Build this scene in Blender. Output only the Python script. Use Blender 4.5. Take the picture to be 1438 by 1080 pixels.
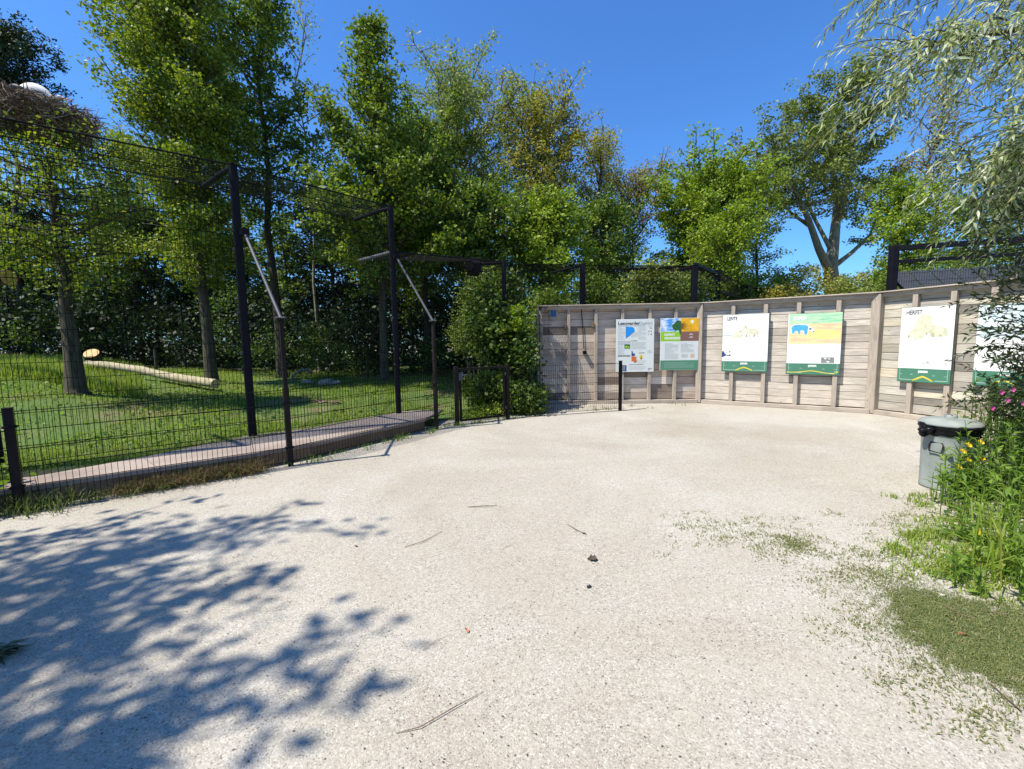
import bpy, bmesh, math, random
import numpy as np
from math import radians, sin, cos, pi, sqrt, atan2
from mathutils import Vector, Matrix

for o in list(bpy.data.objects):
    bpy.data.objects.remove(o)
SC = bpy.context.scene
COL = SC.collection

# ------------------------------------------------------------------ camera
FPX, PITCH, ROLL, EYE = 610.0, radians(5.6), radians(0.89), 1.6
FW = Vector((0, cos(PITCH), -sin(PITCH)))
_r0, _u0 = Vector((1, 0, 0)), Vector((0, sin(PITCH), cos(PITCH)))
RT = _r0 * cos(ROLL) - _u0 * sin(ROLL)
UP = _u0 * cos(ROLL) + _r0 * sin(ROLL)
CAM = Vector((0, 0, EYE))
cd = bpy.data.cameras.new("camera")
cam = bpy.data.objects.new("camera", cd)
COL.objects.link(cam)
m = Matrix((RT, UP, -FW)).transposed().to_4x4()
m.translation = CAM
cam.matrix_world = m
cd.sensor_width = 36.0
cd.lens = FPX / 1438.0 * 36.0
cd.clip_start, cd.clip_end = 0.05, 1500
SC.camera = cam

# ------------------------------------------------------------------ light
SUN_EL, SUN_A = radians(58), radians(23)
sdir = Vector((-cos(SUN_A) * cos(SUN_EL), -sin(SUN_A) * cos(SUN_EL), sin(SUN_EL)))   # towards the sun
w = bpy.data.worlds.new("World")
SC.world = w
w.use_nodes = True
nt = w.node_tree
bg = nt.nodes['Background']
sky = nt.nodes.new('ShaderNodeTexSky')
sky.sky_type = 'NISHITA'
sky.sun_disc = False
sky.sun_elevation = SUN_EL
sky.sun_rotation = atan2(sdir.x, sdir.y)
sky.air_density = 1.15
sky.dust_density = 0.6
sky.ozone_density = 2.5
tint = nt.nodes.new('ShaderNodeMix'); tint.data_type = 'RGBA'; tint.blend_type = 'MULTIPLY'
tint.inputs[0].default_value = 1.0; tint.inputs[7].default_value = (0.60, 1.14, 1.84, 1)
nt.links.new(sky.outputs[0], tint.inputs[6]); nt.links.new(tint.outputs[2], bg.inputs[0])
bg.inputs[1].default_value = 0.075
sl = bpy.data.lights.new("sun", 'SUN')
sl.energy = 4.9
sl.angle = radians(0.53)
sl.color = (1.0, 0.93, 0.80)
so = bpy.data.objects.new("sun", sl)
COL.objects.link(so)
so.rotation_euler = sdir.to_track_quat('Z', 'Y').to_euler()
so.location = (-20, -8, 30)
SC.view_settings.view_transform = 'Standard'
SC.view_settings.look = 'None'
SC.view_settings.exposure = 0.68
SC.view_settings.gamma = 1.0

# ------------------------------------------------------------------ helpers
def ray(px, py):
    return FW + RT * ((px - 719) / FPX) + UP * ((540 - py) / FPX)
def at_z(px, py, z=0.0):
    d = ray(px, py)
    return CAM + d * ((z - EYE) / d.z)
def at_y(px, py, y):
    d = ray(px, py)
    return CAM + d * (y / d.y)
def at_plane(px, py, p0, n):
    d = ray(px, py)
    return CAM + d * ((p0 - CAM).dot(n) / d.dot(n))

def tag(o, label=None, cat=None, group=None, kind=None):
    if label: o['label'] = label
    if cat: o['category'] = cat
    if group: o['group'] = group
    if kind: o['kind'] = kind
    return o
def empty(name, loc, label=None, cat=None, group=None):
    o = bpy.data.objects.new(name, None)
    o.location = loc
    o.empty_display_size = 0.2
    COL.objects.link(o)
    return tag(o, label, cat, group)
def link(name, me, mats, parent=None, smooth=False):
    o = bpy.data.objects.new(name, me)
    COL.objects.link(o)
    for mt in (mats if isinstance(mats, (list, tuple)) else [mats]):
        me.materials.append(mt)
    if smooth:
        me.polygons.foreach_set('use_smooth', [True] * len(me.polygons))
    if parent is not None:
        o.parent = parent
        o.matrix_parent_inverse = Matrix.Translation(-Vector(parent.location))
    return o
def np_mesh(name, V, Fc):
    """V (n,3) float, Fc (m,k) int with constant k"""
    me = bpy.data.meshes.new(name)
    V = np.ascontiguousarray(V, dtype=np.float32)
    Fc = np.ascontiguousarray(Fc, dtype=np.int32)
    k = Fc.shape[1]
    me.vertices.add(len(V)); me.vertices.foreach_set('co', V.ravel())
    me.loops.add(Fc.size); me.loops.foreach_set('vertex_index', Fc.ravel())
    me.polygons.add(len(Fc))
    me.polygons.foreach_set('loop_start', np.arange(0, Fc.size, k, dtype=np.int32))
    me.polygons.foreach_set('loop_total', np.full(len(Fc), k, dtype=np.int32))
    me.update(calc_edges=True)
    return me

class MB:
    def __init__(s):
        s.v, s.f, s.mi, s.m = [], [], [], 0
    def _f(s, fs):
        s.f += fs; s.mi += [s.m] * len(fs)
    def box(s, c, size, xdir=None, bev=0.0, up=None):
        X = Vector(xdir).normalized() if xdir is not None else Vector((1, 0, 0))
        Z = Vector(up).normalized() if up is not None else Vector((0, 0, 1))
        Y = Z.cross(X).normalized()
        Z = X.cross(Y)
        c = Vector(c); hx, hy, hz = [q / 2 for q in size]
        if bev <= 0:
            b = len(s.v)
            for k in (-1, 1):
                for (i, j) in ((-1, -1), (1, -1), (1, 1), (-1, 1)):
                    s.v.append(c + X * hx * i + Y * hy * j + Z * hz * k)
            s._f([(b, b+3, b+2, b+1), (b+4, b+5, b+6, b+7), (b, b+1, b+5, b+4), (b+1, b+2, b+6, b+5), (b+2, b+3, b+7, b+6), (b+3, b, b+4, b+7)])
        else:
            # chamfer: 8 corners x 3 verts
            idx = {}
            for i in (-1, 1):
                for j in (-1, 1):
                    for k in (-1, 1):
                        for a in range(3):
                            q = [hx, hy, hz]
                            for t in range(3):
                                if t != a: q[t] -= bev
                            idx[(i, j, k, a)] = len(s.v)
                            s.v.append(c + X * q[0] * i + Y * q[1] * j + Z * q[2] * k)
            fs = []
            for a in range(3):
                for sg in (-1, 1):
                    o = [(-1, -1), (1, -1), (1, 1), (-1, 1)]
                    q = []
                    for (u, v) in o:
                        t = [0, 0, 0]; t[a] = sg; t[(a+1) % 3] = u; t[(a+2) % 3] = v
                        q.append(idx[(t[0], t[1], t[2], a)])
                    fs.append(tuple(q if sg > 0 else q[::-1]))
            for a in range(3):            # edges along axis a
                b1, b2 = (a+1) % 3, (a+2) % 3
                for u in (-1, 1):
                    for v in (-1, 1):
                        q = []
                        for e, w_ in ((-1, b1), (1, b1), (1, b2), (-1, b2)):
                            t = [0, 0, 0]; t[a] = e; t[b1] = u; t[b2] = v
                            q.append(idx[(t[0], t[1], t[2], w_)])
                        fs.append(tuple(q if u * v > 0 else q[::-1]))
            for i in (-1, 1):
                for j in (-1, 1):
                    for k in (-1, 1):
                        q = [idx[(i, j, k, a)] for a in range(3)]
                        fs.append(tuple(q if i * j * k > 0 else q[::-1]))
            s._f(fs)
        return s
    def tube(s, pts, r, n=8, cap=True):
        pts = [Vector(p) for p in pts]
        if not isinstance(r, (list, tuple)): r = [r] * len(pts)
        b = len(s.v)
        t0 = (pts[1] - pts[0]).normalized()
        a = t0.orthogonal().normalized()
        for i, p in enumerate(pts):
            t = (pts[min(i+1, len(pts)-1)] - pts[max(i-1, 0)])
            if t.length < 1e-9: t = t0.copy()
            t.normalize()
            a = (a - t * a.dot(t))
            if a.length < 1e-6: a = t.orthogonal()
            a.normalize()
            c = t.cross(a)
            for k in range(n):
                g = 2 * pi * k / n
                s.v.append(p + (a * cos(g) + c * sin(g)) * r[i])
        fs = []
        for i in range(len(pts) - 1):
            for k in range(n):
                k2 = (k+1) % n
                fs.append((b+i*n+k, b+i*n+k2, b+(i+1)*n+k2, b+(i+1)*n+k))
        if cap and n > 2:
            fs.append(tuple(b+k for k in range(n))[::-1])
            fs.append(tuple(b+(len(pts)-1)*n+k for k in range(n)))
        s._f(fs)
        return s
    def lathe(s, prof, c=(0, 0, 0), n=32, fn=None):
        c = Vector(c); b = len(s.v)
        for i, (r, z) in enumerate(prof):
            for k in range(n):
                g = 2*pi*k/n
                rr, zz = (r, z) if fn is None else fn(r, z, g, i)
                s.v.append(c + Vector((rr*cos(g), rr*sin(g), zz)))
        fs = []
        for i in range(len(prof)-1):
            for k in range(n):
                k2 = (k+1) % n
                fs.append((b+i*n+k, b+i*n+k2, b+(i+1)*n+k2, b+(i+1)*n+k))
        s._f(fs); return s
    def poly(s, pts):
        b = len(s.v); s.v += [Vector(p) for p in pts]
        s._f([tuple(range(b, b+len(pts)))]); return s
    def obj(s, name, mats, parent=None, smooth=False):
        me = bpy.data.meshes.new(name)
        me.from_pydata([tuple(v) for v in s.v], [], s.f)
        o = link(name, me, mats, parent, smooth)
        if max(s.mi, default=0) > 0:
            me.polygons.foreach_set('material_index', s.mi)
        me.update()
        return o

# ------------------------------------------------------------------ materials
class NT:
    def __init__(s, name):
        s.m = bpy.data.materials.new(name); s.m.use_nodes = True
        s.t = s.m.node_tree; s.p = s.t.nodes['Principled BSDF']; s.out = s.t.nodes['Material Output']
        s.p.inputs['Specular IOR Level'].default_value = 0.3
    def n(s, ty, **kw):
        nd = s.t.nodes.new(ty)
        for k, v in kw.items():
            if k in nd.inputs.keys(): 
                nd.inputs[k].default_value = v
            else: setattr(nd, k, v)
        return nd
    def l(s, a, b): s.t.links.new(a, b)
    def coord(s, scale=(1, 1, 1), kind='Object', rot=(0, 0, 0)):
        tc = s.n('ShaderNodeTexCoord'); mp = s.n('ShaderNodeMapping')
        mp.inputs['Scale'].default_value = scale
        mp.inputs['Rotation'].default_value = rot
        s.l(tc.outputs[kind], mp.inputs[0]); return mp.outputs[0]
    def noise(s, co, scale, detail=4, rough=0.55, dist=0.0):
        nd = s.n('ShaderNodeTexNoise'); nd.inputs['Scale'].default_value = scale
        nd.inputs['Detail'].default_value = detail; nd.inputs['Roughness'].default_value = rough
        nd.inputs['Distortion'].default_value = dist
        s.l(co, nd.inputs['Vector']); return nd.outputs['Fac']
    def ramp(s, fac, stops, interp='LINEAR'):
        r = s.n('ShaderNodeValToRGB'); r.color_ramp.interpolation = interp
        e = r.color_ramp.elements
        while len(e) > 1: e.remove(e[-1])
        e[0].position = stops[0][0]; e[0].color = col(stops[0][1])
        for p, c in stops[1:]:
            x = e.new(p); x.color = col(c)
        s.l(fac, r.inputs[0]); return r.outputs[0]
    def mix(s, fac, a, b, mode='MIX'):
        x = s.n('ShaderNodeMix', data_type='RGBA', blend_type=mode)
        for sock, val in ((x.inputs[0], fac), (x.inputs[6], a), (x.inputs[7], b)):
            if hasattr(val, 'is_linked'): s.l(val, sock)
            elif isinstance(val, (int, float)): sock.default_value = val
            else: sock.default_value = col(val)
        return x.outputs[2]
    def bump(s, h, strength=0.5, dist=0.01):
        b = s.n('ShaderNodeBump'); b.inputs['Strength'].default_value = strength
        b.inputs['Distance'].default_value = dist
        s.l(h, b.inputs['Height']); s.l(b.outputs[0], s.p.inputs['Normal']); return b
    def base(s, c):
        if hasattr(c, 'is_linked'): s.l(c, s.p.inputs['Base Color'])
        else: s.p.inputs['Base Color'].default_value = col(c)
        return s
    def rough(s, v): s.p.inputs['Roughness'].default_value = v; return s
def col(c):
    if isinstance(c, (int, float)): return (c, c, c, 1)
    return tuple(c) + (1,) if len(c) == 3 else tuple(c)

def plain(name, c, rough=0.6, metal=0.0, var=0.12, scale=6.0):
    t = NT(name)
    co = t.coord()
    n = t.noise(co, scale, 5)
    a = tuple(q*(1-var) for q in c); b = tuple(min(1, q*(1+var)) for q in c)
    t.base(t.ramp(n, [(0.3, a), (0.7, b)])).rough(rough)
    t.p.inputs['Metallic'].default_value = metal
    if max(c) < .03: t.p.inputs['Specular IOR Level'].default_value = .08
    return t.m

def leaf_mat(name, cols, trans=0.4, rough=0.45, tint=(1.0, 1.05, 0.5), big=None):
    t = NT(name)
    g = t.n('ShaderNodeNewGeometry')
    n = len(cols)
    c = t.ramp(g.outputs['Random Per Island'], [(i/(max(1, n-1)), q) for i, q in enumerate(cols)])
    co = t.coord()
    nz = t.noise(co, 0.7, 2)
    c = t.mix(nz, c, (1.25, 1.15, 0.8) if big is None else big, 'MULTIPLY')
    t.base(c).rough(rough)
    tr = t.n('ShaderNodeBsdfTranslucent')
    c2 = t.mix(1.0, c, tuple(q*1.6 for q in tint), 'MULTIPLY')
    t.l(c2, tr.inputs[0])
    mx = t.n('ShaderNodeMixShader'); mx.inputs[0].default_value = trans
    t.l(t.p.outputs[0], mx.inputs[1]); t.l(tr.outputs[0], mx.inputs[2])
    t.l(mx.outputs[0], t.out.inputs[0])
    return t.m

def bark_mat(name, c1, c2, sc=9):
    t = NT(name)
    co = t.coord((1, 1, 0.16))
    n = t.noise(co, sc*2.2, 6, 0.7, 0.5)
    n2 = t.noise(t.coord(), 2.2, 3)
    c = t.ramp(n, [(0.35, c1), (0.62, c2)])
    c = t.mix(n2, c, (0.75, 0.95, 0.62), 'MULTIPLY')
    t.base(c).rough(0.9); t.bump(n, 0.9, 0.03)
    return t.m

M = {}
# gravel
def make_gravel():
    t = NT('crushed_shell_gravel')
    co = t.coord()
    v = t.n('ShaderNodeTexVoronoi'); v.inputs['Scale'].default_value = 150
    v.inputs['Randomness'].default_value = 1.0
    t.l(co, v.inputs['Vector'])
    sep = t.n('ShaderNodeSeparateColor'); t.l(v.outputs['Color'], sep.inputs[0])
    stone = t.ramp(sep.outputs[0], [(0, (.19, .17, .135)), (0.08, (.31, .287, .245)), (0.45, (.392, .368, .324)), (0.85, (.437, .413, .366)), (1, (.56, .535, .485))])
    big = t.noise(co, 0.42, 6, 0.62, .6)
    stone = t.mix(t.ramp(big, [(0.38, 0.0), (0.66, 1.0)]), stone, (0.80, 0.765, 0.71), 'MULTIPLY')
    bg2 = t.noise(co, 0.9, 4, 0.6, .3)
    stone = t.mix(t.ramp(bg2, [(0.5, 0.0), (0.68, 0.8)]), stone, (1.10, 1.11, 1.13), 'MULTIPLY')
    fine = t.noise(co, 26, 6, 0.75)
    stone = t.mix(0.9, stone, t.ramp(fine, [(0.25, (.70, .69, .67)), (0.5, (1, 1, 1)), (0.7, (1.12, 1.11, 1.1))]), 'MULTIPLY')
    # dust filling between stones in patches
    med = t.noise(co, 2.4, 5, 0.65)
    stone = t.mix(t.ramp(med, [(0.42, 0.0), (0.66, 0.42)]), stone, (.37, .335, .27))
    # sparse dark specks
    v2 = t.n('ShaderNodeTexVoronoi'); v2.inputs['Scale'].default_value = 24
    t.l(co, v2.inputs['Vector'])
    sp = t.ramp(v2.outputs['Distance'], [(0.0, 1.0), (0.10, 1.0), (0.16, 0.0)])
    s2 = t.n('ShaderNodeSeparateColor'); t.l(v2.outputs['Color'], s2.inputs[0])
    gate = t.ramp(s2.outputs[1], [(0.82, 0.0), (0.84, 1.0)])
    mm = t.n('ShaderNodeMath', operation='MULTIPLY'); t.l(sp, mm.inputs[0]); t.l(gate, mm.inputs[1])
    stone = t.mix(mm.outputs[0], stone, (.09, .08, .065))
    t.base(stone).rough(0.95)
    t.p.inputs['Specular IOR Level'].default_value = 0.1
    inv = t.n('ShaderNodeMath', operation='SUBTRACT'); inv.inputs[0].default_value = 1.0
    t.l(v.outputs['Distance'], inv.inputs[1])
    ad = t.n('ShaderNodeMath', operation='ADD'); t.l(inv.outputs[0], ad.inputs[0]); t.l(fine, ad.inputs[1])
    t.bump(ad.outputs[0], 0.4, 0.003)
    return t.m
M['gravel'] = make_gravel()

def make_lawn():
    t = NT('lawn_soil')
    co = t.coord()
    n = t.noise(co, 0.8, 5, 0.6)
    f = t.noise(co, 30, 4, 0.7)
    c = t.ramp(n, [(0.40, (.085, .15, .03)), (0.58, (.12, .155, .045)), (0.66, (.19, .145, .09)), (0.8, (.26, .20, .13))])
    c = t.mix(0.8, c, t.ramp(f, [(0.2, (.45, .45, .45)), (0.75, (1.25, 1.25, 1.2))]), 'MULTIPLY')
    t.base(c).rough(0.95); t.bump(f, 0.8, 0.02)
    return t.m
M['lawn'] = make_lawn()

def wood(name, stops, axis='x', grain=1.0, knots=True, rough=0.8):
    """stops: list of island colours"""
    t = NT(name)
    g = t.n('ShaderNodeNewGeometry')
    c = t.ramp(g.outputs['Random Per Island'], [(i/(len(stops)-1), q) for i, q in enumerate(stops)])
    tc = t.n('ShaderNodeTexCoord')
    # offset the grain per plank
    off = t.n('ShaderNodeMath', operation='MULTIPLY'); t.l(g.outputs['Random Per Island'], off.inputs[0]); off.inputs[1].default_value = 37.0
    cmb = t.n('ShaderNodeCombineXYZ')
    for i in range(3): t.l(off.outputs[0], cmb.inputs[i])
    va = t.n('ShaderNodeVectorMath', operation='ADD'); t.l(tc.outputs['Object'], va.inputs[0]); t.l(cmb.outputs[0], va.inputs[1])
    mp = t.n('ShaderNodeMapping'); t.l(va.outputs[0], mp.inputs[0])
    mp.inputs['Scale'].default_value = (1.6, 1.6, 26) if axis == 'x' else (26, 26, 1.6)
    n1 = t.noise(mp.outputs[0], 2.2, 6, 0.65, 0.35)
    c = t.mix(0.85, c, t.ramp(n1, [(0.25, (.52, .50, .49)), (0.5, (.95, .94, .93)), (0.72, (1.22, 1.2, 1.17))]), 'MULTIPLY')
    mp2 = t.n('ShaderNodeMapping'); t.l(va.outputs[0], mp2.inputs[0])
    mp2.inputs['Scale'].default_value = (1.0, 1.0, 2.6) if axis == 'x' else (2.6, 2.6, 1)
    n2 = t.noise(mp2.outputs[0], 2.0, 4, 0.6)
    c = t.mix(0.7, c, t.ramp(n2, [(0.3, (.70, .68, .68)), (0.55, (1, 1, 1)), (0.75, (1.1, 1.04, .96))]), 'MULTIPLY')
    if knots:
        v = t.n('ShaderNodeTexVoronoi'); v.inputs['Scale'].default_value = 3.6
        mp3 = t.n('ShaderNodeMapping'); t.l(va.outputs[0], mp3.inputs[0])
        mp3.inputs['Scale'].default_value = (1, 1, 2.2) if axis == 'x' else (2.2, 2.2, 1)
        t.l(mp3.outputs[0], v.inputs['Vector'])
        k = t.ramp(v.outputs['Distance'], [(0.0, 1.0), (0.05, 0.8), (0.085, 0.0)])
        c = t.mix(k, c, (.09, .065, .045))
    t.base(c).rough(rough); t.bump(n1, 0.5, 0.006)
    t.p.inputs['Specular IOR Level'].default_value = 0.2
    return t.m
M['board_patch'] = wood('reclaimed_boards', [(.56, .49, .43), (.20, .155, .125), (.64, .57, .49), (.42, .32, .25), (.74, .66, .57), (.12, .085, .065), (.56, .49, .42), (.50, .37, .28), (.68, .60, .51), (.17, .13, .105)])
M['board_light'] = wood('bleached_boards', [(.62, .57, .49), (.52, .475, .41), (.68, .62, .54), (.46, .415, .36), (.60, .54, .46), (.40, .36, .31)])
M['board_grey'] = wood('weathered_boards', [(.50, .48, .42), (.60, .54, .42), (.32, .31, .28), (.64, .60, .50), (.42, .39, .34), (.55, .52, .46), (.22, .205, .18), (.66, .60, .47)])
M['stud'] = wood('wall_post_wood', [(.36, .31, .26), (.43, .38, .32), (.30, .26, .22)], 'z')
M['rail'] = wood('wall_rail_wood', [(.40, .35, .29), (.45, .40, .34), (.34, .30, .25)], 'x', knots=False)
M['cap'] = wood('wall_cap_wood', [(.46, .40, .34), (.54, .47, .40)], 'x', knots=False)
M['kerb'] = wood('old_kerb_boards', [(.22, .155, .10), (.17, .115, .075), (.27, .19, .13)], 'x', knots=False)
M['black'] = plain('black_powder_coat', (.010, .010, .014), 0.5, 0.0, 0.25, 3)
M['wire'] = plain('black_coated_wire', (.006, .006, .007), 0.6, 0, .2)
M['brown_black'] = plain('faded_dark_post', (.020, .016, .015), 0.55, 0, .25, 3)
M['grey_pipe'] = plain('worn_grey_pipe', (.07, .074, .085), 0.6, 0.0, .3, 5)
M['bark'] = bark_mat('brown_bark', (.035, .027, .02), (.13, .10, .075))
M['bark_dark'] = bark_mat('dark_bark', (.03, .025, .02), (.10, .08, .06))
M['bark_pale'] = bark_mat('pale_bark', (.12, .10, .08), (.30, .26, .21), 7)
M['log'] = bark_mat('debarked_log', (.28, .21, .16), (.54, .43, .34), 5)
M['dry'] = plain('dry_twig', (.17, .12, .08), 0.9, 0, .4, 9)
M['stick'] = plain('nest_stick', (.26, .20, .15), 0.9, 0, .65, 14)
M['slab'] = None
t = NT('concrete_slab'); co = t.coord(); n = t.noise(co, 1.3, 5); f = t.noise(co, 70, 3, .7)
c = t.ramp(n, [(0.35, (.25, .20, .175)), (0.65, (.36, .30, .26))]); c = t.mix(.7, c, t.ramp(f, [(.3, (.7, .7, .7)), (.7, (1.15, 1.15, 1.15))]), 'MULTIPLY')
t.base(c).rough(.9); t.bump(f, .4, .004); M['slab'] = t.m

GREEN = dict(
    oak=[(.05, .09, .012), (.09, .15, .02), (.14, .21, .025), (.21, .27, .035), (.06, .11, .015)],
    oak_yellow=[(.08, .13, .014), (.15, .21, .02), (.19, .25, .03), (.27, .30, .04), (.08, .14, .02), (.06, .11, .015)],
    shade=[(.025, .06, .012), (.045, .09, .018), (.09, .15, .025), (.035, .07, .015), (.12, .17, .03)],
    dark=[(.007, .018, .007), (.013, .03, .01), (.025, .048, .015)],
    mid=[(.04, .085, .015), (.07, .13, .022), (.12, .19, .03), (.17, .23, .04), (.05, .10, .018)],
    bright=[(.10, .17, .018), (.16, .24, .024), (.24, .32, .03), (.12, .19, .02)],
    olive=[(.17, .18, .035), (.24, .24, .05), (.31, .28, .065), (.14, .16, .03)],
    pale=[(.11, .16, .04), (.17, .22, .07), (.24, .28, .09)],
    maple=[(.06, .095, .02), (.11, .155, .03), (.18, .22, .045), (.08, .12, .025)],
    brown=[(.20, .17, .07), (.27, .22, .10), (.15, .17, .05)],
)
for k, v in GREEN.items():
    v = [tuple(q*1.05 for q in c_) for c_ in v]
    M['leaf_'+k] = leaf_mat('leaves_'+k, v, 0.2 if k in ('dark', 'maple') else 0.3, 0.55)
M['leaf_willow'] = leaf_mat('leaves_willow', [(.17, .23, .10), (.24, .30, .14), (.38, .43, .31), (.50, .54, .44), (.19, .26, .09), (.30, .31, .13)], 0.35, 0.4, (1, 1.0, .6), (1.0, 1.0, .95))
M['leaf_bush'] = leaf_mat('leaves_bush', [(.03, .055, .02), (.045, .075, .025), (.06, .09, .04), (.05, .045, .028)], 0.25, 0.4)
M['leaf_weed'] = leaf_mat('leaves_weed', [(.09, .17, .025), (.13, .22, .04), (.17, .26, .05), (.10, .19, .03), (.07, .13, .03)], 0.4, 0.45)
M['grass'] = leaf_mat('grass_blades', [(.12, .20, .028), (.17, .26, .04), (.23, .31, .06), (.14, .22, .035), (.27, .27, .09)], 0.35, 0.6)
M['turf'] = leaf_mat('turf_blades', [(.08, .12, .04), (.12, .16, .05), (.17, .20, .065), (.25, .23, .10), (.13, .18, .045)], 0.25, 0.6, big=(1, 1, 1))
M['verge'] = leaf_mat('verge_weed', [(.14, .17, .06), (.20, .22, .09), (.26, .24, .12), (.12, .16, .05)], .35, .6, big=(1, 1, 1))
M['kerb_green'] = leaf_mat('kerb_green', [(.04, .075, .02), (.07, .11, .03), (.11, .15, .04), (.16, .15, .07)], .3, .6, big=(1, 1, 1))
M['dry_grass'] = leaf_mat('dry_grass', [(.11, .075, .045), (.17, .12, .07), (.07, .05, .03), (.24, .18, .11), (.07, .08, .03), (.09, .11, .04)], 0.3, 0.7)

# ------------------------------------------------------------------ leaf geometry
def unit(v):
    return v / np.maximum(1e-9, np.linalg.norm(v, axis=1, keepdims=True))
def leaf_quads(P, size, rng, up=0.7, aspect=0.62, axis=None):
    n = len(P)
    N = unit(rng.normal(size=(n, 3)) + np.array([0, 0, up]))
    A = rng.normal(size=(n, 3)) if axis is None else axis + rng.normal(size=(n, 3)) * 0.35
    A = unit(A - N * (A * N).sum(1, keepdims=True))
    B = np.cross(N, A)
    s = (size * rng.uniform(0.6, 1.25, (n, 1)))
    V = np.empty((n, 4, 3))
    V[:, 0] = P - A * s * .5
    V[:, 1] = P + B * s * .5 * aspect - A * s * 0.05 + N * s * .06
    V[:, 2] = P + A * s * .5
    V[:, 3] = P - B * s * .5 * aspect - A * s * 0.05 + N * s * .06
    return V.reshape(-1, 3), np.arange(n*4).reshape(n, 4)
def leaf_folded(P, A, N, length, width, rng, droop=0.25):
    """lance leaves of 4 triangles; P base point"""
    n = len(P)
    A = unit(A); N = unit(N - A * (A * N).sum(1, keepdims=True)); B = np.cross(N, A)
    L = length * rng.uniform(.65, 1.2, (n, 1)); W = width * rng.uniform(.75, 1.2, (n, 1))
    V = np.empty((n, 5, 3))
    V[:, 0] = P
    V[:, 1] = P + A * L * .42 + B * W * .5 + N * W * .15
    V[:, 2] = P + A * L * .42 - B * W * .5 + N * W * .15
    V[:, 3] = P + A * L * .45 - N * W * .12
    V[:, 4] = P + A * L * (1 - droop * .3) - N * L * droop
    b = np.arange(n)[:, None] * 5
    F_ = np.concatenate([b + np.array([[0, 3, 1]]), b + np.array([[0, 2, 3]]), b + np.array([[1, 3, 4]]), b + np.array([[3, 2, 4]])])
    return V.reshape(-1, 3), F_
def blades(P, h, wdt, rng, lean=0.5, droop=.3):
    n = len(P)
    az = rng.uniform(0, 2*pi, n)
    D = np.stack([np.cos(az), np.sin(az), np.zeros(n)], 1)
    S = np.stack([-np.sin(az), np.cos(az), np.zeros(n)], 1)
    H_ = (h * rng.uniform(.45, 1.25, n))[:, None]; W = wdt * rng.uniform(.7, 1.3, (n, 1))
    ln = rng.uniform(0, lean, (n, 1))
    V = np.empty((n, 5, 3)); Z = np.array([[0, 0, 1.]])
    V[:, 0] = P - S * W * .5; V[:, 1] = P + S * W * .5
    mid = P + Z * H_ * .55 + D * H_ * ln * .4
    V[:, 2] = mid - S * W * .4; V[:, 3] = mid + S * W * .4
    V[:, 4] = P + Z * H_ * (1 - ln * droop) + D * H_ * ln
    b = np.arange(n)[:, None] * 5
    F_ = np.concatenate([b + np.array([[0, 1, 3]]), b + np.array([[0, 3, 2]]), b + np.array([[2, 3, 4]])])
    return V.reshape(-1, 3), F_

# ------------------------------------------------------------------ layout
P1, P2, P3 = Vector((-4.90, 4.18, 0)), Vector((-2.97, 5.67, 0)), Vector((-1.42, 7.98, 0))
G1, G2, PE = Vector((-1.08, 8.37, 0)), Vector((-0.10, 8.99, 0)), Vector((2.45, 9.78, 0))
P0 = P1 + (P1 - P2).normalized() * 2.45
P00 = P0 + (P1 - P2).normalized() * 4
SL = 0.22
fline = [P00, P1, P2, P3, G1, G2, PE, PE + Vector((6, 1.6, 0))]
def dist_fence(X, Y):
    """signed distance behind the low fence (positive = enclosure side); numpy"""
    X = np.asarray(X, float); Y = np.asarray(Y, float)
    best = np.full(X.shape, 1e9); sg = np.ones(X.shape)
    for a, b in zip(fline[:-1], fline[1:]):
        dx, dy = b.x - a.x, b.y - a.y; L2 = dx*dx + dy*dy
        t = np.clip(((X-a.x)*dx + (Y-a.y)*dy) / L2, 0, 1)
        d = np.hypot(X - a.x - t*dx, Y - a.y - t*dy)
        s = np.sign(dx*(Y-a.y) - dy*(X-a.x))
        u = d < best
        best = np.where(u, d, best); sg = np.where(u, s, sg)
    return best * sg
def gh(X, Y):
    X = np.asarray(X, float); Y = np.asarray(Y, float)
    d = dist_fence(X, Y)
    leftness = np.clip((-X - 1.5) / 1.5, 0, 1)
    base = 0.17 * leftness * np.clip(d / .3, 0, 1) + (1-leftness) * 0.012 * np.clip(d, 0, 2)
    r = 0.035 * np.clip(d - 1, 0, 12) * np.clip((-X + 1) / 3, 0, 1)
    ang = X / np.maximum(Y, 1.0)
    mound = 0.62 * np.exp(-((ang + 1.15) / .33) ** 2) * np.clip((d - 2.2) / 5.0, 0, 1)
    bumps = 0.03 * np.sin(X * 1.7 + 1) * np.cos(Y * 1.3) * np.clip(d - 1, 0, 1)
    return base + r + mound + bumps
def g1(x, y): return float(gh(np.array([x]), np.array([y]))[0])

# ---- ground
gb = MB(); gb.poly([(-600, -600, 0), (600, -600, 0), (600, 900, 0), (-600, 900, 0)])
tag(gb.obj('ground', M['gravel']), kind='structure')
xs = np.arange(-45, 13, 0.3); ys = np.arange(2, 46, 0.3)
XX, YY = np.meshgrid(xs, ys, indexing='ij')
ZZ = gh(XX, YY); DD = dist_fence(XX, YY)
idx = np.arange(XX.size).reshape(XX.shape)
Fq = np.stack([idx[:-1, :-1], idx[1:, :-1], idx[1:, 1:], idx[:-1, 1:]], -1).reshape(-1, 4)
dmin = np.min(DD.ravel()[Fq], axis=1)
xm = XX.ravel()[Fq].mean(1); ym = YY.ravel()[Fq].mean(1)
keep = (dmin > 0.12) & ~((xm > -1.4) & (dmin < .35)) & ~((xm > 0.3) & (ym < 11.6))
V = np.stack([XX.ravel(), YY.ravel(), ZZ.ravel() + 0.006], 1)
me = np_mesh('lawn', V, Fq[keep])
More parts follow.
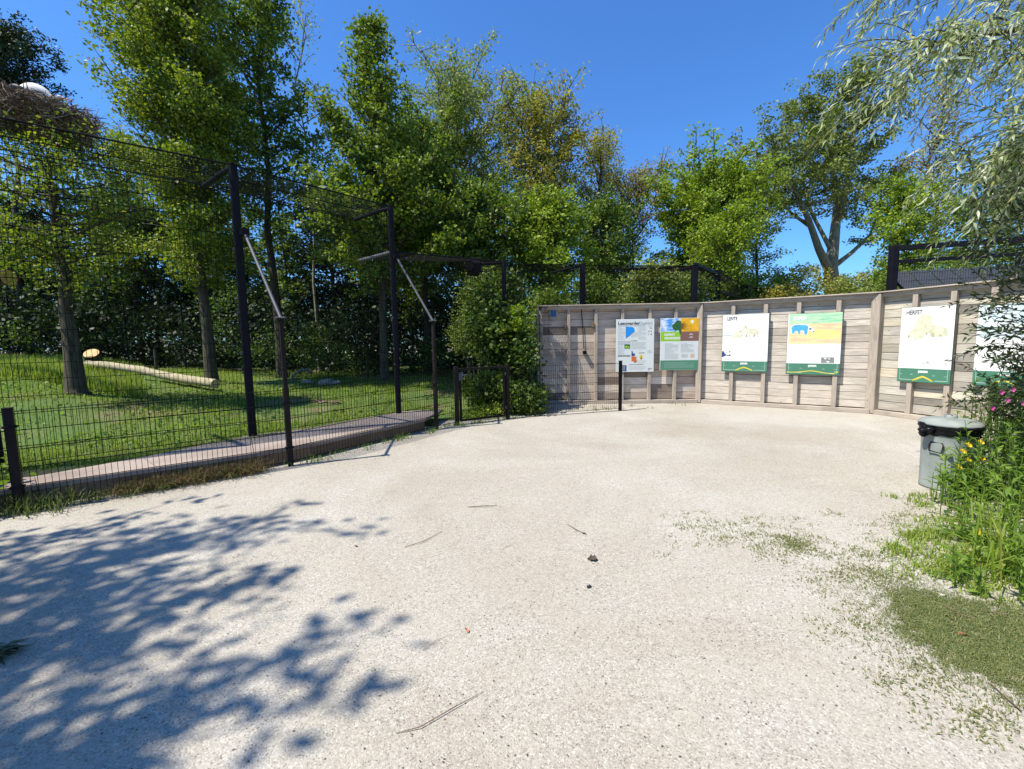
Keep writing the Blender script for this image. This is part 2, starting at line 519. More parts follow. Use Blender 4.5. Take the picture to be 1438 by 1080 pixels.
tag(link('lawn', me, M['lawn'], smooth=True), kind='structure')

# ------------------------------------------------------------------ gravel chips (loose stones)
rng = np.random.default_rng(5)
def scatter_chips(n, poly_fn, smin, smax):
    P = poly_fn(n)
    k = len(P)
    s = rng.uniform(smin, smax, (k, 1))
    base = np.array([[1, 0, 0], [0, 1, 0], [-1, 0, 0], [0, -1, 0], [0, 0, .6], [0, 0, -.6]], float)
    V = np.empty((k, 6, 3))
    az = rng.uniform(0, 2*pi, k)
    st = rng.uniform(.6, 1.3, (k, 3))
    for i in range(6):
        q = base[i][None] * st * rng.uniform(.75, 1.2, (k, 1)) * s
        V[:, i, 0] = P[:, 0] + q[:, 0]*np.cos(az) - q[:, 1]*np.sin(az)
        V[:, i, 1] = P[:, 1] + q[:, 0]*np.sin(az) + q[:, 1]*np.cos(az)
        V[:, i, 2] = P[:, 2] + q[:, 2] + s[:, 0]*.15
    tr = np.array([[0, 1, 4], [1, 2, 4], [2, 3, 4], [3, 0, 4], [1, 0, 5], [2, 1, 5], [3, 2, 5], [0, 3, 5]])
    b = np.arange(k)[:, None, None]*6
    return V.reshape(-1, 3), (tr[None] + b).reshape(-1, 3)
def chip_field(n):
    # denser near the camera
    r = 1.2 + 9.0 * rng.random(n) ** 1.6
    a = rng.uniform(-.93, .93, n)
    X = r*np.sin(a); Y = r*np.cos(a)
    d = dist_fence(X, Y)
    k = (d < -0.05) & (Y < 9.2) & (Y > .8)
    return np.stack([X[k], Y[k], np.zeros(k.sum())], 1)
V, F_ = scatter_chips(70000, chip_field, .0012, .0032)
t = NT('loose_chips'); g = t.n('ShaderNodeNewGeometry')
t.base(t.ramp(g.outputs['Random Per Island'], [(0, (.13, .11, .09)), (.1, (.30, .27, .22)), (.5, (.41, .38, .32)), (1, (.56, .53, .47))])).rough(.8)
tag(link('loose_gravel', np_mesh('loose_gravel', V, F_), t.m), 'pale crushed shell and stone chips lying loose on the yard', 'gravel', kind='stuff')

# ------------------------------------------------------------------ slab and kerb in front of the tall fence
front = [at_z(-60, 706, SL), at_z(40, 693, SL), at_z(220, 663, SL), at_z(357, 637, SL), at_z(441, 623, SL), at_z(530, 606, SL), at_z(613, 590, SL)]
rear = [at_z(-60, 680, SL), at_z(48, 669, SL), at_z(200, 642, SL), at_z(352, 611, SL), at_z(430, 601.5, SL), at_z(562, 578, SL), at_z(622, 575, SL)]
for i, p_ in enumerate(front):      # the kerb stands just behind the low fence
    d_ = float(dist_fence(np.array([p_.x]), np.array([p_.y]))[0])
    if d_ < .10:
        q_ = P1 if p_.x < P2.x else P2; r_n = (P2 - P1) if q_ is P1 else (P3 - P2)
        front[i] = p_ + Vector((-r_n.y, r_n.x, 0)).normalized() * (.10 - d_)
slab = empty('slab_walkway', (P2.x, P2.y + .3, 0), 'low raised concrete walkway with brown timber kerb running beneath the tall fence', 'walkway')
mb = MB()
for i in range(len(front)-1):
    a, b, c, d = front[i], front[i+1], rear[i+1], rear[i]
    e = (b-a).normalized()*.004
    lo = Vector((0, 0, -.05))
    v = [a+e, b-e, c-e, d+e]
    base = len(mb.v); mb.v += v + [q+lo for q in v]
    mb._f([(base, base+1, base+2, base+3), (base+4, base+7, base+6, base+5)] + [(base+j, base+4+j, base+4+(j+1) % 4, base+(j+1) % 4) for j in range(4)])
mb.obj('concrete_top', M['slab'], slab)
mb = MB()
for i in range(len(front)-1):
    a, b = front[i].copy(), front[i+1].copy()
    d = b-a; nrm = Vector((d.y, -d.x, 0)).normalized()
    k = 1 if d.length < 1.4 else 2
    for j in range(k):
        p, q = a.lerp(b, j/k), a.lerp(b, (j+1)/k)
        mid = (p+q)/2 - nrm*.03
        mb.box((mid.x, mid.y, .083), ((q-p).length-.006, .03, .166), d, .004)
mb.obj('kerb_board', M['kerb'], slab)
# ------------------------------------------------------------------ fences
def wire_panel(a, b, z0, z1, dx=0.05, dz=0.2, r=0.0031, double=True, n=3, mb=None, z0b=None, z1b=None, spikes=0.03):
    """welded wire panel between two points (vertical)"""
    mb = mb or MB(); a = Vector(a); b = Vector(b); L = (b-a).length; d = (b-a)/L
    z0b = z0 if z0b is None else z0b; z1b = z1 if z1b is None else z1b
    k = max(2, int(round(L/dx)))
    nr = Vector((-d.y, d.x, 0))
    for i in range(k+1):
        t_ = i/k; p = a.lerp(b, t_)
        mb.tube([(p.x, p.y, z0+(z0b-z0)*t_), (p.x, p.y, z1+(z1b-z1)*t_+spikes)], r, n, False)
    m_ = max(1, int(round((z1-z0)/dz)))
    for j in range(m_+1):
        f_ = j/m_
        za = z0+(z1-z0)*f_; zb = z0b+(z1b-z0b)*f_
        for s_ in ((-1, 1) if double else (0,)):
            o_ = nr*(r*2*s_)
            mb.tube([(a.x+o_.x, a.y+o_.y, za), (b.x+o_.x, b.y+o_.y, zb)], r*1.25, n, False)
    return mb
def post(p, z0, z1, wdt, parent, mat, name='post', d=None, cap=True, round_=False):
    mb = MB()
    if round_:
        mb.tube([(p.x, p.y, z0), (p.x, p.y, z1)], wdt/2, 14)
        mb.tube([(p.x, p.y, z1), (p.x, p.y, z1+.012)], wdt/2+.004, 14)
    else:
        mb.box((p.x, p.y, (z0+z1)/2), (wdt, wdt, z1-z0), d, .003)
        if cap: mb.box((p.x, p.y, z1+.006), (wdt+.008, wdt+.008, .012), d, .002)
    return mb.obj(name, mat, parent)

low = empty('low_fence', P2, 'waist-high black wire mesh fence with square posts along the gravel edge', 'fence')
dA = (P2-P1).normalized(); dB = (P3-P2).normalized(); dG = (G2-G1).normalized(); dE = (PE-G2).normalized()
post(P0, 0, 1.04, .06, low, M['brown_black'], d=dA)
post(P1, -.02, 1.03, .062, low, M['brown_black'], d=dA)
mb = MB()
for (p, d_, h) in ((P2, dA, 1.93), (P3, dB, 1.98)):
    pb = MB(); pb.box((p.x, p.y, .52), (.062, .062, 1.06), d_, .003)
    pb.box((p.x, p.y, (1.05+h)/2), (.05, .05, h-1.05), d_, .003)
    pb.box((p.x, p.y, h+.012), (.11, .08, .02), d_, .003)
    pb.box((p.x, p.y, 1.3), (.066, .066, .03), d_, .003)
    pb.obj('post', M['brown_black'], low)
post(G1 - dB*.0, 0, 1.13, .07, low, M['brown_black'], d=dG)
post(G2, 0, 1.12, .07, low, M['brown_black'], d=dG)
post(PE, 0, 1.13, .06, low, M['black'], d=dE)
for a, b, z1, z1b in ((P0, P1, 1.0, 1.0), (P1, P2, 1.0, 1.02), (P2, P3, 1.02, 1.06), (P3, G1, 1.06, 1.08), (G2, PE, 1.08, 1.08)):
    d_ = (b-a).normalized()
    wire_panel(a+d_*.04, b-d_*.04, .06, z1, .05, .2, .0032, z1b=z1b).obj('mesh_panel', M['wire'], low)
# clamps on posts
for p in (P1, P2, P3, PE):
    for z in (.25, .85):
        c = MB(); c.box((p.x, p.y, z), (.10, .075, .022), dA if p in (P1, P2) else dB, .002); c.obj('clamp', M['black'], low)

# gate
gate = empty('metal_gate', (G1+G2)/2, 'small closed black metal gate with mesh infill in front of the big shrub', 'gate')
ga, gb2 = G1+dG*.085, G2-dG*.075
fr = MB()
w_ = (gb2-ga).length
for p in (ga, gb2): fr.box((p.x, p.y, .585), (.04, .04, .97), dG, .003)
for z in (.08, 1.09): fr.box(((ga.x+gb2.x)/2, (ga.y+gb2.y)/2, z), (w_+.04, .04, .04), dG, .003)
gfr = fr.obj('gate_frame', M['brown_black'], gate)
wire_panel(ga+dG*.02, gb2-dG*.02, .1, 1.07, .05, .2, .003, spikes=0).obj('mesh_panel', M['wire'], gate)
h_ = MB(); p = ga+dG*.02; h_.box((p.x, p.y-.03, .95), (.09, .03, .16), dG, .004); h_.tube([(p.x+.03, p.y-.05, .98), (p.x+.03, p.y-.09, .98), (p.x+.13, p.y-.06, .98)], .009, 8)
h_.obj('latch', M['grey_pipe'], gfr)
for z in (.25, .95):
    q = MB(); q.tube([(gb2.x+.03, gb2.y-.02, z-.03), (gb2.x+.03, gb2.y-.02, z+.03)], .014, 8); q.obj('hinge', M['grey_pipe'], gfr)

# tall fence with inward overhang
A_ = at_z(355, 612, SL); B_ = at_z(560, 580, SL)
AT, BT, LT = 4.22, 4.21, 3.38
dAB = (B_-A_).normalized(); dAB.z = 0
Z_ = A_ - Vector((2.02, 1.62, 0)); Z2 = Z_ - Vector((1.95, 1.35, 0))
tall = empty('tall_fence', (A_.x, A_.y, SL), 'four metre high black mesh enclosure fence with inward overhang and slanting braces', 'fence')
oa = at_z(290, 256, AT) - Vector((A_.x, A_.y, AT)); ob = at_z(500, 306, BT) - Vector((B_.x, B_.y, BT))
oh = (oa+ob)/2; oh.z = 0
oh = oh.normalized()*1.2
C_ = Vector(at_y(708, 400, 10.0)); C_.z = 0
for p, zt, wd in ((Z2, AT, .11), (Z_, AT, .11), (A_, AT, .12), (B_, BT, .11)):
    post(Vector((p.x, p.y, 0)), SL-.06, zt, wd, tall, M['black'], round_=True)
pc = MB(); pc.tube([(C_.x, C_.y, 0), (C_.x, C_.y, 3.42)], .055, 12); pc.obj('post', M['black'], tall)
for p, zt in ((Z2, AT), (Z_, AT), (A_, AT), (B_, BT)):
    a = MB(); a.tube([(p.x, p.y, zt-.03), (p.x+oh.x*.3, p.y+oh.y*.3, zt-.01), (p.x+oh.x, p.y+oh.y, zt-.03)], .036, 10); a.obj('overhang_arm', M['black'], tall)
ohl = at_z(505, 366, 3.34) - Vector((B_.x, B_.y, 3.34)); ohl.z = 0; ohl = ohl.normalized()*1.1
a = MB(); a.tube([(B_.x, B_.y, 3.36), (B_.x+ohl.x, B_.y+ohl.y, 3.34)], .036, 10); a.obj('overhang_arm', M['grey_pipe'], tall)
cl = at_y(668, 377, 10.0)
a = MB(); a.tube([(C_.x, C_.y, 3.38), (cl.x, cl.y, 3.34)], .034, 10); a.obj('overhang_arm', M['black'], tall)
for (a, b, za, zb) in ((Z2, Z_, AT, AT), (Z_, A_, AT, AT), (A_, B_, AT, BT)):
    wire_panel(a, b, SL+.03, za, .05, .2, .0032, z1b=zb, spikes=0).obj('mesh_panel', M['wire'], tall)
wire_panel(B_, C_, SL+.03, LT-.02, .05, .2, .0032, z1b=3.4, spikes=0).obj('mesh_panel', M['wire'], tall)
def roof_mesh(a, b, o1, o2, za, zb, dx=.05, dy=.1, r=.0028):
    mb = MB(); a = Vector((a.x, a.y, za)); b = Vector((b.x, b.y, zb)); L = (b-a).length
    k = int(L/dx)
    for i in range(k+1):
        p = a.lerp(b, i/k); q = p + o1.lerp(o2, i/k)
        mb.tube([p, q], r, 3, False)
    j = int(o1.length/dy)
    for i in range(j+1):
        mb.tube([a+o1*(i/j), b+o2*(i/j)], r*1.15, 3, False)
    return mb
roof_mesh(Z2, Z_, oh, oh, AT-.01, AT-.01).obj('overhang_mesh', M['wire'], tall)
roof_mesh(Z_, A_, oh, oh, AT-.01, AT-.01).obj('overhang_mesh', M['wire'], tall)
roof_mesh(A_, B_, oh, oh, AT-.01, BT-.01).obj('overhang_mesh', M['wire'], tall)
roof_mesh(B_, C_, ohl, (cl-Vector((C_.x, C_.y, cl.z)))*1.0, 3.37, 3.40).obj('overhang_mesh', M['wire'], tall)
tr = MB()
for (a, b, za, zb) in ((Z2, Z_, AT, AT), (Z_, A_, AT, AT), (A_, B_, AT, BT)):
    tr.tube([(a.x, a.y, za+.004), (b.x, b.y, zb+.004)], .009, 6)
    tr.tube([(a.x+oh.x, a.y+oh.y, za), (b.x+oh.x, b.y+oh.y, zb)], .007, 6)
tr.tube([(B_.x, B_.y, 3.37), (C_.x, C_.y, 3.41)], .010, 6)
tr.obj('tension_cable', M['black'], tall)
ba = at_y(343, 326, A_.y); bb = at_y(556, 360, B_.y)
for (top, base, hh) in ((ba, P2, 1.95), (bb, P3, 2.0)):
    b = MB(); b.tube([top, (base.x, base.y, hh)], .021, 10)
    b.box((base.x, base.y, hh+.008), (.13, .06, .02), (1, 0, 0), .003)
    b.obj('brace', M['grey_pipe'], tall)
    b = MB(); b.tube([(top.x, top.y, top.z-.05), (top.x, top.y, top.z+.05)], .068, 14); b.obj('clamp', M['black'], tall)
mb = MB()
for p in (A_, B_):
    for z in (1.2, 1.5, 2.1, 3.0):
        for s_ in (-1, 1):
            q = Vector((p.x, p.y, z)) + dAB*.07*s_ + Vector((.03, -.05, 0))
            mb = MB(); mb.box(q, (.03, .02, .03), dAB, .003); mb.obj('bolt', M['grey_pipe'], tall)

# box on the arm
sp = empty('floodlight_box', (cl.x-.03, cl.y, cl.z), 'black faceted floodlight housing fixed to the tip of the fence arm', 'floodlight')
c = at_y(664, 375, 9.95)
mb = MB(); nn = 6
b0 = len(mb.v)
prof = [(-.15, .10), (-.12, .145), (.05, .165), (.12, .13), (.15, .08)]
mb.tube([(c.x-.12, c.y-.06, c.z), (c.x-.09, c.y-.05, c.z), (c.x+.10, c.y+.05, c.z), (c.x+.14, c.y+.07, c.z)], [.15, .19, .21, .16], 6)
mb.obj('housing', M['black'], sp)
mb = MB(); mb.tube([(c.x-.06, c.y-.28, c.z-.02), (c.x-.055, c.y-.17, c.z-.02)], [.11, .13], 12); 
mb.obj('visor', M['wire'], sp)

# rear enclosure fence behind the wooden wall
D_ = Vector(at_y(818, 400, 12.0)); E_ = Vector(at_y(975, 400, 12.2)); F2 = Vector(at_y(1007, 405, 14.2)); G_ = Vector(at_y(1050, 408, 17.5)); H2 = Vector(at_y(1085, 410, 21.0)); I_ = Vector(at_y(1118, 412, 25))
for q in (D_, E_, F2, G_, H2, I_): q.z = 0
zD, zE, zF, zG, zH = [at_y(px, py, p.y).z for px, py, p in ((818, 371, D_), (975, 373, E_), (1007, 380, F2), (1052, 401, G_), (1084, 408, H2))]
rearf = empty('rear_fence', (D_.x, D_.y, 0), 'black mesh enclosure fence with roofed corner rising behind the wooden wall', 'fence')
for p, z in ((D_, zD), (E_, zE), (F2, zF), (G_, zG), (H2, zH)):
    post(p, 0, z, .14, rearf, M['black'], d=(1, 0, 0))
for a, b, za, zb in ((C_, D_, 3.38, zD), (D_, E_, zD, zE), (E_, F2, zE, zF), (F2, G_, zF, zG), (G_, H2, zG, zH)):
    if a is C_:
        a = a + (b-a).normalized()*.1
    wire_panel(a, b, 1.6, za-.02, .05, .2, .003, z1b=zb-.02, spikes=0).obj('mesh_panel', M['wire'], rearf)
    o_ = Vector((-.7, 1.1, 0)) if a is not E_ and a is not F2 and a is not G_ else Vector((-2.2, .3, 0))
    roof_mesh(a, b, o_, o_, za-.01, zb-.01, .06, .09, .0035).obj('overhang_mesh', M['wire'], rearf)
for p, z in ((D_, zD), (E_, zE)):
    a = MB(); a.tube([(p.x, p.y, z-.03), (p.x-.75, p.y+1.0, z-.06)], .035, 8); a.obj('overhang_arm', M['black'], rearf)
mb = MB(); mb.box(((E_.x+F2.x)/2, (E_.y+F2.y)/2, (zE+zF)/2-.04), ((F2-E_).length, .09, .09), F2-E_, .004)
mb.box(((F2.x+G_.x)/2, (F2.y+G_.y)/2, (zF+zG)/2-.6), ((G_-F2).length, .07, .07), G_-F2, .004); mb.obj('top_rail', M['black'], rearf)

# dark framed enclosure roof at the right
ax = at_y(1256, 345, 11.2); RX = Vector((ax.x, 11.2, 0)); RZ = ax.z
rc = empty('cage_frame', (RX.x, RX.y, 0), 'black steel cage frame with sloping dark panels showing above the wall at the right', 'cage')
ry = Vector((RX.x+3.6, 9.9, 0))
for p in (RX, ry, RX+Vector((4.6, 1.2, 0))):
    mb = MB(); mb.box((p.x, p.y, RZ/2), (.16, .16, RZ), (1, 0, 0), .006); mb.obj('post', M['black'], rc)
dR = (ry-RX).normalized()
mid = (RX+ry)/2; LL = (ry-RX).length
for z, s_ in ((RZ-.07, .12), (RZ-.40, .08)):
    mb = MB(); mb.box((mid.x, mid.y, z), (LL, s_, s_), dR, .004); mb.obj('beam', M['black'], rc)
inn = Vector((.5, 1.0, 0)).normalized()
pn = MB()
def sheet(mb, p, q, z0, z1, dep, th=.02):
    a, b = Vector((p.x, p.y, z0)), Vector((q.x, q.y, z0)); u = inn*dep + Vector((0, 0, z1-z0))
    nrm = (b-a).cross(u).normalized()*th
    v = [a, b, b+u, a+u]; k = len(mb.v); mb.v += v+[x+nrm for x in v]
    mb._f([(k, k+1, k+2, k+3), (k+4, k+7, k+6, k+5)] + [(k+j, k+4+j, k+4+(j+1) % 4, k+(j+1) % 4) for j in range(4)])
for i in range(7):
    p, q = RX.lerp(ry, .12+i*.12), RX.lerp(ry, .12+(i+1)*.12-.008)
    sheet(pn, p+inn*.6, q+inn*.6, RZ-1.12, RZ-.42, 1.5)
pn.obj('roof_panel', plain('dark_grey_panel', (.035, .04, .045), .6, .0, .3, 8), rc)
for z in (RZ-1.05,):
    mb = MB(); mb.box((mid.x+inn.x*.7, mid.y+inn.y*.7, z), (LL*.95, .06, .06), dR, .003); mb.obj('beam', M['black'], rc)
wire_panel(RX, ry, 2.2, RZ-.12, .05, .2, .003, spikes=0).obj('mesh_panel', M['wire'], rc)
mb = MB(); mb.tube([(RX.x+.1, RX.y, RZ-.9), (RX.x+1.0, RX.y-.2, RZ-1.9)], .03, 8); mb.tube([(RX.x+.1, RX.y, RZ-1.5), (RX.x+.5, RX.y-.1, RZ-1.9)], .02, 8); mb.obj('brace', M['black'], rc)

# ------------------------------------------------------------------ wooden wall
random.seed(3)
C0, C1, C2, C3 = Vector((.70, 11.12, 0)), Vector((4.73, 10.92, 0)), Vector((7.55, 8.98, 0)), Vector((8.10, 7.38, 0))
C4 = C3 + (C3-C2).normalized()*4.2
WH = 2.47
wall = empty('wooden_wall', C1, 'long angled wall of weathered horizontal boards on upright timber posts', 'wall')
def seg_fr(a, b):
    d = (b-a); L = d.length; d = d/L
    n = Vector((d.y, -d.x, 0))          # towards the camera
    return d, n, L
def board_wall(a, b, mat, bh, name, extra=False, rs=0, stud_t=()):
    rnd = random.Random(rs); d, n, L = seg_fr(a, b); mb = MB()
    z = .10
    while z < WH-.05:
        h = min(bh*rnd.uniform(.86, 1.12), WH-z-.03)
        if h < .05: break
        if extra:
            cuts = [0.0] + [t_ for t_ in stud_t if rnd.random() < .55] + [L]
        else:
            cuts = [0.0] + ([rnd.choice(stud_t)] if stud_t and rnd.random() < .25 else []) + [L]
        for u0, u1 in zip(cuts[:-1], cuts[1:]):
            if u1-u0 < .05: continue
            c = a + d*((u0+u1)/2) - n*(.012+rnd.uniform(0, .005))
            tilt = rnd.uniform(-.0015, .0015)
            mb.box((c.x, c.y, z+h/2), (u1-u0-.004, .024, h-rnd.uniform(.006, .012)), (d.x, d.y, tilt), .003)
        z += h
    return mb.obj(name, mat, wall)
def studs(a, b, ts, wdt=.075, dep=.09, mat='stud'):
    d, n, L = seg_fr(a, b)
    for u in ts:
        mb = MB(); c = a + d*u + n*(dep/2+.004)
        mb.box((c.x, c.y, (WH-.09)/2+.04), (wdt, dep, WH-.09-.08), d, .005); mb.obj('post', M[mat], wall)
def along(a, b, px, py=520):
    d, n, L = seg_fr(a, b); p = at_plane(px, py, a+n*.09, n); return (p-a).dot(d)
s1 = [along(C0, C1, x) for x in (765, 799, 837, 874, 912, 948)]
s2 = [along(C1, C2, x) for x in (1027, 1072, 1118, 1173)]
s3 = [along(C2, C3, x) for x in (1278, 1331, 1387)]
s3 += [s3[-1]+.6*i for i in range(1, 7)]
s1[0] = .06
board_wall(C0, C1, M['board_patch'], .185, 'board_panel', True, 4, s1[1:])
board_wall(C1, C2, M['board_light'], .155, 'board_panel', False, 5, s2)
board_wall(C2, C4, M['board_grey'], .165, 'board_panel', True, 6, s3)
studs(C0, C1, s1); studs(C1, C2, s2, .085); studs(C2, C4, s3, .085)
for p, wd in ((C1, .13), (C2, .17)):
    mb = MB(); d1 = (C2-C1).normalized() if p is C1 else (C3-C2).normalized()
    n1 = Vector((d1.y, -d1.x, 0))
    c = p + n1*.05; mb.box((c.x, c.y, WH/2), (wd, .17, WH-.03), d1, .006); mb.obj('post', M['stud'], wall)
d0, n0, _ = seg_fr(C0, C1)
mb = MB(); mb.box((C0.x-.02, C0.y+.0, WH/2), (.035, .20, WH-.05), d0, .003); mb.obj('end_board', M['stud'], wall)
# back lining so that the wall has real thickness
for a, b in ((C0, C1), (C1, C2), (C2, C4)):
    d, n, L = seg_fr(a, b)
    mb = MB(); c = (a+b)/2 + n*.045; mb.box((c.x, c.y, WH-.045), (L-.15, .098, .085), d, .004); mb.obj('top_rail', M['rail'], wall)
    mb = MB(); c = (a+b)/2 + n*.062; mb.box((c.x, c.y, .045), (L-.15, .135, .085), d, .004); mb.obj('bottom_rail', M['rail'], wall)
    mb = MB()
    k = 2 if L > 3 else 1
    for i in range(k):
        u = L/k*(i+.5) ; c = a + d*u + n*.03
        mb.box((c.x, c.y, WH+.012), (L/k+(.06 if i in (0, k-1) else -.004), .24, .024), d, .004)
    mb.obj('cap_board', M['cap'], wall)
    mb = MB(); c = (a+b)/2 - n*.05; mb.box((c.x, c.y, WH/2), (L, .02, WH-.02), d); mb.obj('backing', M['board_patch'], wall)

# ------------------------------------------------------------------ signs
def flat(name, c, rough=0.35, var=.03, scale=20):
    t = plain(name, c, rough, 0, var, scale); return t
WHITE = flat('sign_white', (.80, .80, .79)); PAPER = flat('sign_paper', (.66, .70, .68)); GRN = flat('sign_green', (.07, .20, .135), .3)
GRN2 = flat('sign_green_edge', (.03, .11, .07)); INK = flat('sign_ink', (.06, .07, .08)); GREY = flat('sign_grey', (.40, .43, .45)); LGREY = flat('sign_light_grey', (.55, .57, .56))
BLUE = flat('sign_blue', (.02, .28, .75)); NAVY = flat('sign_navy', (.03, .07, .19)); YEL = flat('sign_yellow', (.75, .60, .05)); CREAM = flat('bear_cream', (.60, .60, .44), .5, .2, 9)
CREAM2 = flat('bear_shade', (.40, .39, .28), .5, .2, 9); LIME = flat('sign_lime', (.28, .55, .03)); BROWN = flat('sign_brown', (.22, .12, .09)); ORANGE = flat('sign_orange', (.80, .42, .02), .35, .25, 5)
SKYB = None
t = NT('sign_cloud_sky'); t.base(t.ramp(t.noise(t.coord((1, 1, 2)), 7, 4), [(0.4, (.08, .32, .75)), (.6, (.75, .82, .85))])).rough(.35); SKYB = t.m
t = NT('meadow_print'); co = t.coord((1, 1, 6)); t.base(t.ramp(t.noise(co, 4, 6, .7), [(.32, (.80, .42, .27)), (.5, (.82, .58, .36)), (.62, (.72, .70, .28)), (.75, (.85, .80, .6))])).rough(.35); MEAD = t.m
t = NT('far_field_print'); co = t.coord((1, 1, 6)); t.base(t.ramp(t.noise(co, 4, 6, .7), [(.3, (.14, .36, .24)), (.45, (.36, .66, .42)), (.6, (.52, .76, .45)), (.75, (.68, .74, .42))])).rough(.35); FARF = t.m
t = NT('yellow_field_print'); co = t.coord((1, 1, 6)); t.base(t.ramp(t.noise(co, 5, 6, .7), [(.3, (.55, .62, .16)), (.55, (.76, .76, .28)), (.75, (.82, .68, .40))])).rough(.35); YELF = t.m
BBLUE = flat('bear_blue', (.08, .38, .68), .4, .3, 12); RUST = flat('print_rust', (.60, .15, .04)); TREEG = flat('print_tree', (.03, .12, .04), .5, .4, 30); BRN2 = flat('print_branch', (.25, .12, .02))

class Sign:
    def __init__(s, a, b, px0, px1, pyt, pyb, label, frame=.02, off=.115, cat='sign'):
        d, n, L = seg_fr(a, b); s.d, s.n = d, n
        pl = a + n*off
        tl = at_plane(px0, pyt, pl, n); tr_ = at_plane(px1, pyt, pl, n); bl = at_plane(px0, pyb, pl, n)
        s.w = (tr_-tl).dot(d); s.h = tl.z-bl.z; s.o = Vector((tl.x, tl.y, tl.z))
        c = s.o + d*s.w/2
        s.root = empty('information_sign', (c.x, c.y, tl.z-s.h), label, cat, 'information signs on the wooden wall')
        c = c - n*.012; 
        s.k = 0
    def panel(s, mat):
        mb = MB(); c = s.o + s.d*s.w/2 - s.n*.0125
        mb.box((c.x, c.y, s.o.z-s.h/2), (s.w, .025, s.h), s.d, .002); mb.obj('panel', mat, s.root); 
    def P(s, fx, fy, lay=1):
        return s.o + s.d*(fx*s.w) + Vector((0, 0, -fy*s.h)) + s.n*(.0012*lay)
    def area(s, name, polys, mat, lay=1):
        mb = MB()
        for pl in polys: mb.poly([s.P(x, y, lay) for x, y in pl])
        return mb.obj(name, mat, s.root)
    def rect(s, x0, y0, x1, y1): return [(x0, y0), (x0, y1), (x1, y1), (x1, y0)]
    def text(s, txt, fx, fy, size, mat, lay=2, bold=0.0, wid=1.0, name='lettering', align='LEFT'):
        cu = bpy.data.curves.new('t', 'FONT'); cu.body = txt; cu.size = size; cu.offset = bold; cu.align_x = align; cu.resolution_u = 3
        to = bpy.data.objects.new('t', cu); COL.objects.link(to)
        bpy.context.view_layer.update()
        me = bpy.data.meshes.new_from_object(to.evaluated_get(bpy.context.evaluated_depsgraph_get()))
        bpy.data.objects.remove(to); bpy.data.curves.remove(cu)
        o3 = s.P(fx, fy, lay)
        for v in me.vertices:
            q = o3 + s.d*(v.co.x*wid) + Vector((0, 0, v.co.y)); v.co = q
        me.materials.clear()
        return link(name, me, mat, s.root)
    def lines(s, x0, x1, y0, y1, n, mat, lay=2, th=.0035, rnd=None, seed=1, name='body_text'):
        r = random.Random(seed); pl = []
        for i in range(n):
            y = y0 + (y1-y0)*i/max(1, n-1); x = x0; xe = x1 - (0 if r.random() < .7 else (x1-x0)*r.uniform(.1, .6))
            while x < xe:
                wd = r.uniform(.012, .045); x2 = min(xe, x+wd)
                pl.append(s.rect(x, y-th, x2, y+th)); x = x2+.008
        return s.area(name, pl, mat, lay)
def sm(pts, close=True):
    """Catmull-Rom smoothing of an outline"""
    out = []; n = len(pts)
    for i in range(n):
        p0, p1, p2, p3 = pts[i-1], pts[i], pts[(i+1) % n], pts[(i+2) % n]
        for k in range(4):
            t_ = k/4; q = []
            for a in range(2):
                q.append(.5*((2*p1[a]) + (-p0[a]+p2[a])*t_ + (2*p0[a]-5*p1[a]+4*p2[a]-p3[a])*t_*t_ + (-p0[a]+3*p1[a]-3*p2[a]+p3[a])*t_**3))
            out.append(tuple(q))
    return out
def ell(cx, cy, rx, ry, n=14): return [(cx+rx*cos(2*pi*i/n), cy-ry*sin(2*pi*i/n)) for i in range(n)]

# newspaper sign
S = Sign(C0, C1, 865.5, 919, 448.5, 522.5, 'white newspaper sign with blue map, tallest writing-covered board left of the tree picture')
S.panel(PAPER)
S.text('Leeuwarder', .045, .105, .108, INK, 2, .0026, 1.02, 'title_lettering')
S.text('Dagblad', .60, .105, .108, GREY, 2, .0006, .93, 'title_lettering')
S.area('map', [[(.25, .14), (.25, .36), (.30, .34), (.36, .31), (.42, .27), (.49, .23), (.47, .17), (.43, .15)]], BLUE, 2)
S.area('map_outline', [[(.38, .30), (.50, .24), (.56, .25), (.56, .33), (.40, .33)]], LGREY, 1)
S.lines(.05, .23, .15, .38, 12, LGREY, 2, .003, seed=2); S.lines(.58, .78, .15, .38, 12, LGREY, 2, .003, seed=3)
S.lines(.05, .75, .125, .125, 1, GREY, 2, .005, seed=4)
S.lines(.05, .38, .42, .47, 3, GREY, 2, .006, seed=5); S.lines(.40, .72, .41, .41, 1, INK, 2, .006, seed=6); S.lines(.40, .78, .44, .56, 8, LGREY, 2, .003, seed=7)
S.area('small_picture', [S.rect(.22, .475, .37, .555)], TREEG, 2); S.area('small_picture', [S.rect(.235, .50, .30, .545), S.rect(.31, .51, .355, .545)], LIME, 3)
S.lines(.05, .21, .50, .66, 10, LGREY, 2, .003, seed=8); S.lines(.05, .38, .685, .70, 2, INK, 2, .005, seed=9)
S.area('chart', [[(.41, .60), (.41, .695), (.50, .695), (.50, .65), (.45, .65), (.43, .60)]], NAVY, 2)
S.area('chart', [[(.41, .70), (.41, .79), (.46, .80), (.49, .83), (.54, .82), (.56, .77), (.52, .76), (.55, .72), (.50, .71)]], RUST, 2)
S.area('chart', [ell(.66, .72, .045, .045)], YEL, 2); S.area('chart', [[(.66, .68), (.65, .76), (.685, .76)]], INK, 3)
S.lines(.61, .75, .64, .64, 1, INK, 2, .006, seed=10); S.lines(.58, .80, .79, .83, 3, LGREY, 2, .003, seed=11)
S.lines(.35, .72, .86, .86, 1, INK, 2, .004, seed=12); S.lines(.35, .80, .89, .955, 4, LGREY, 2, .003, seed=13)
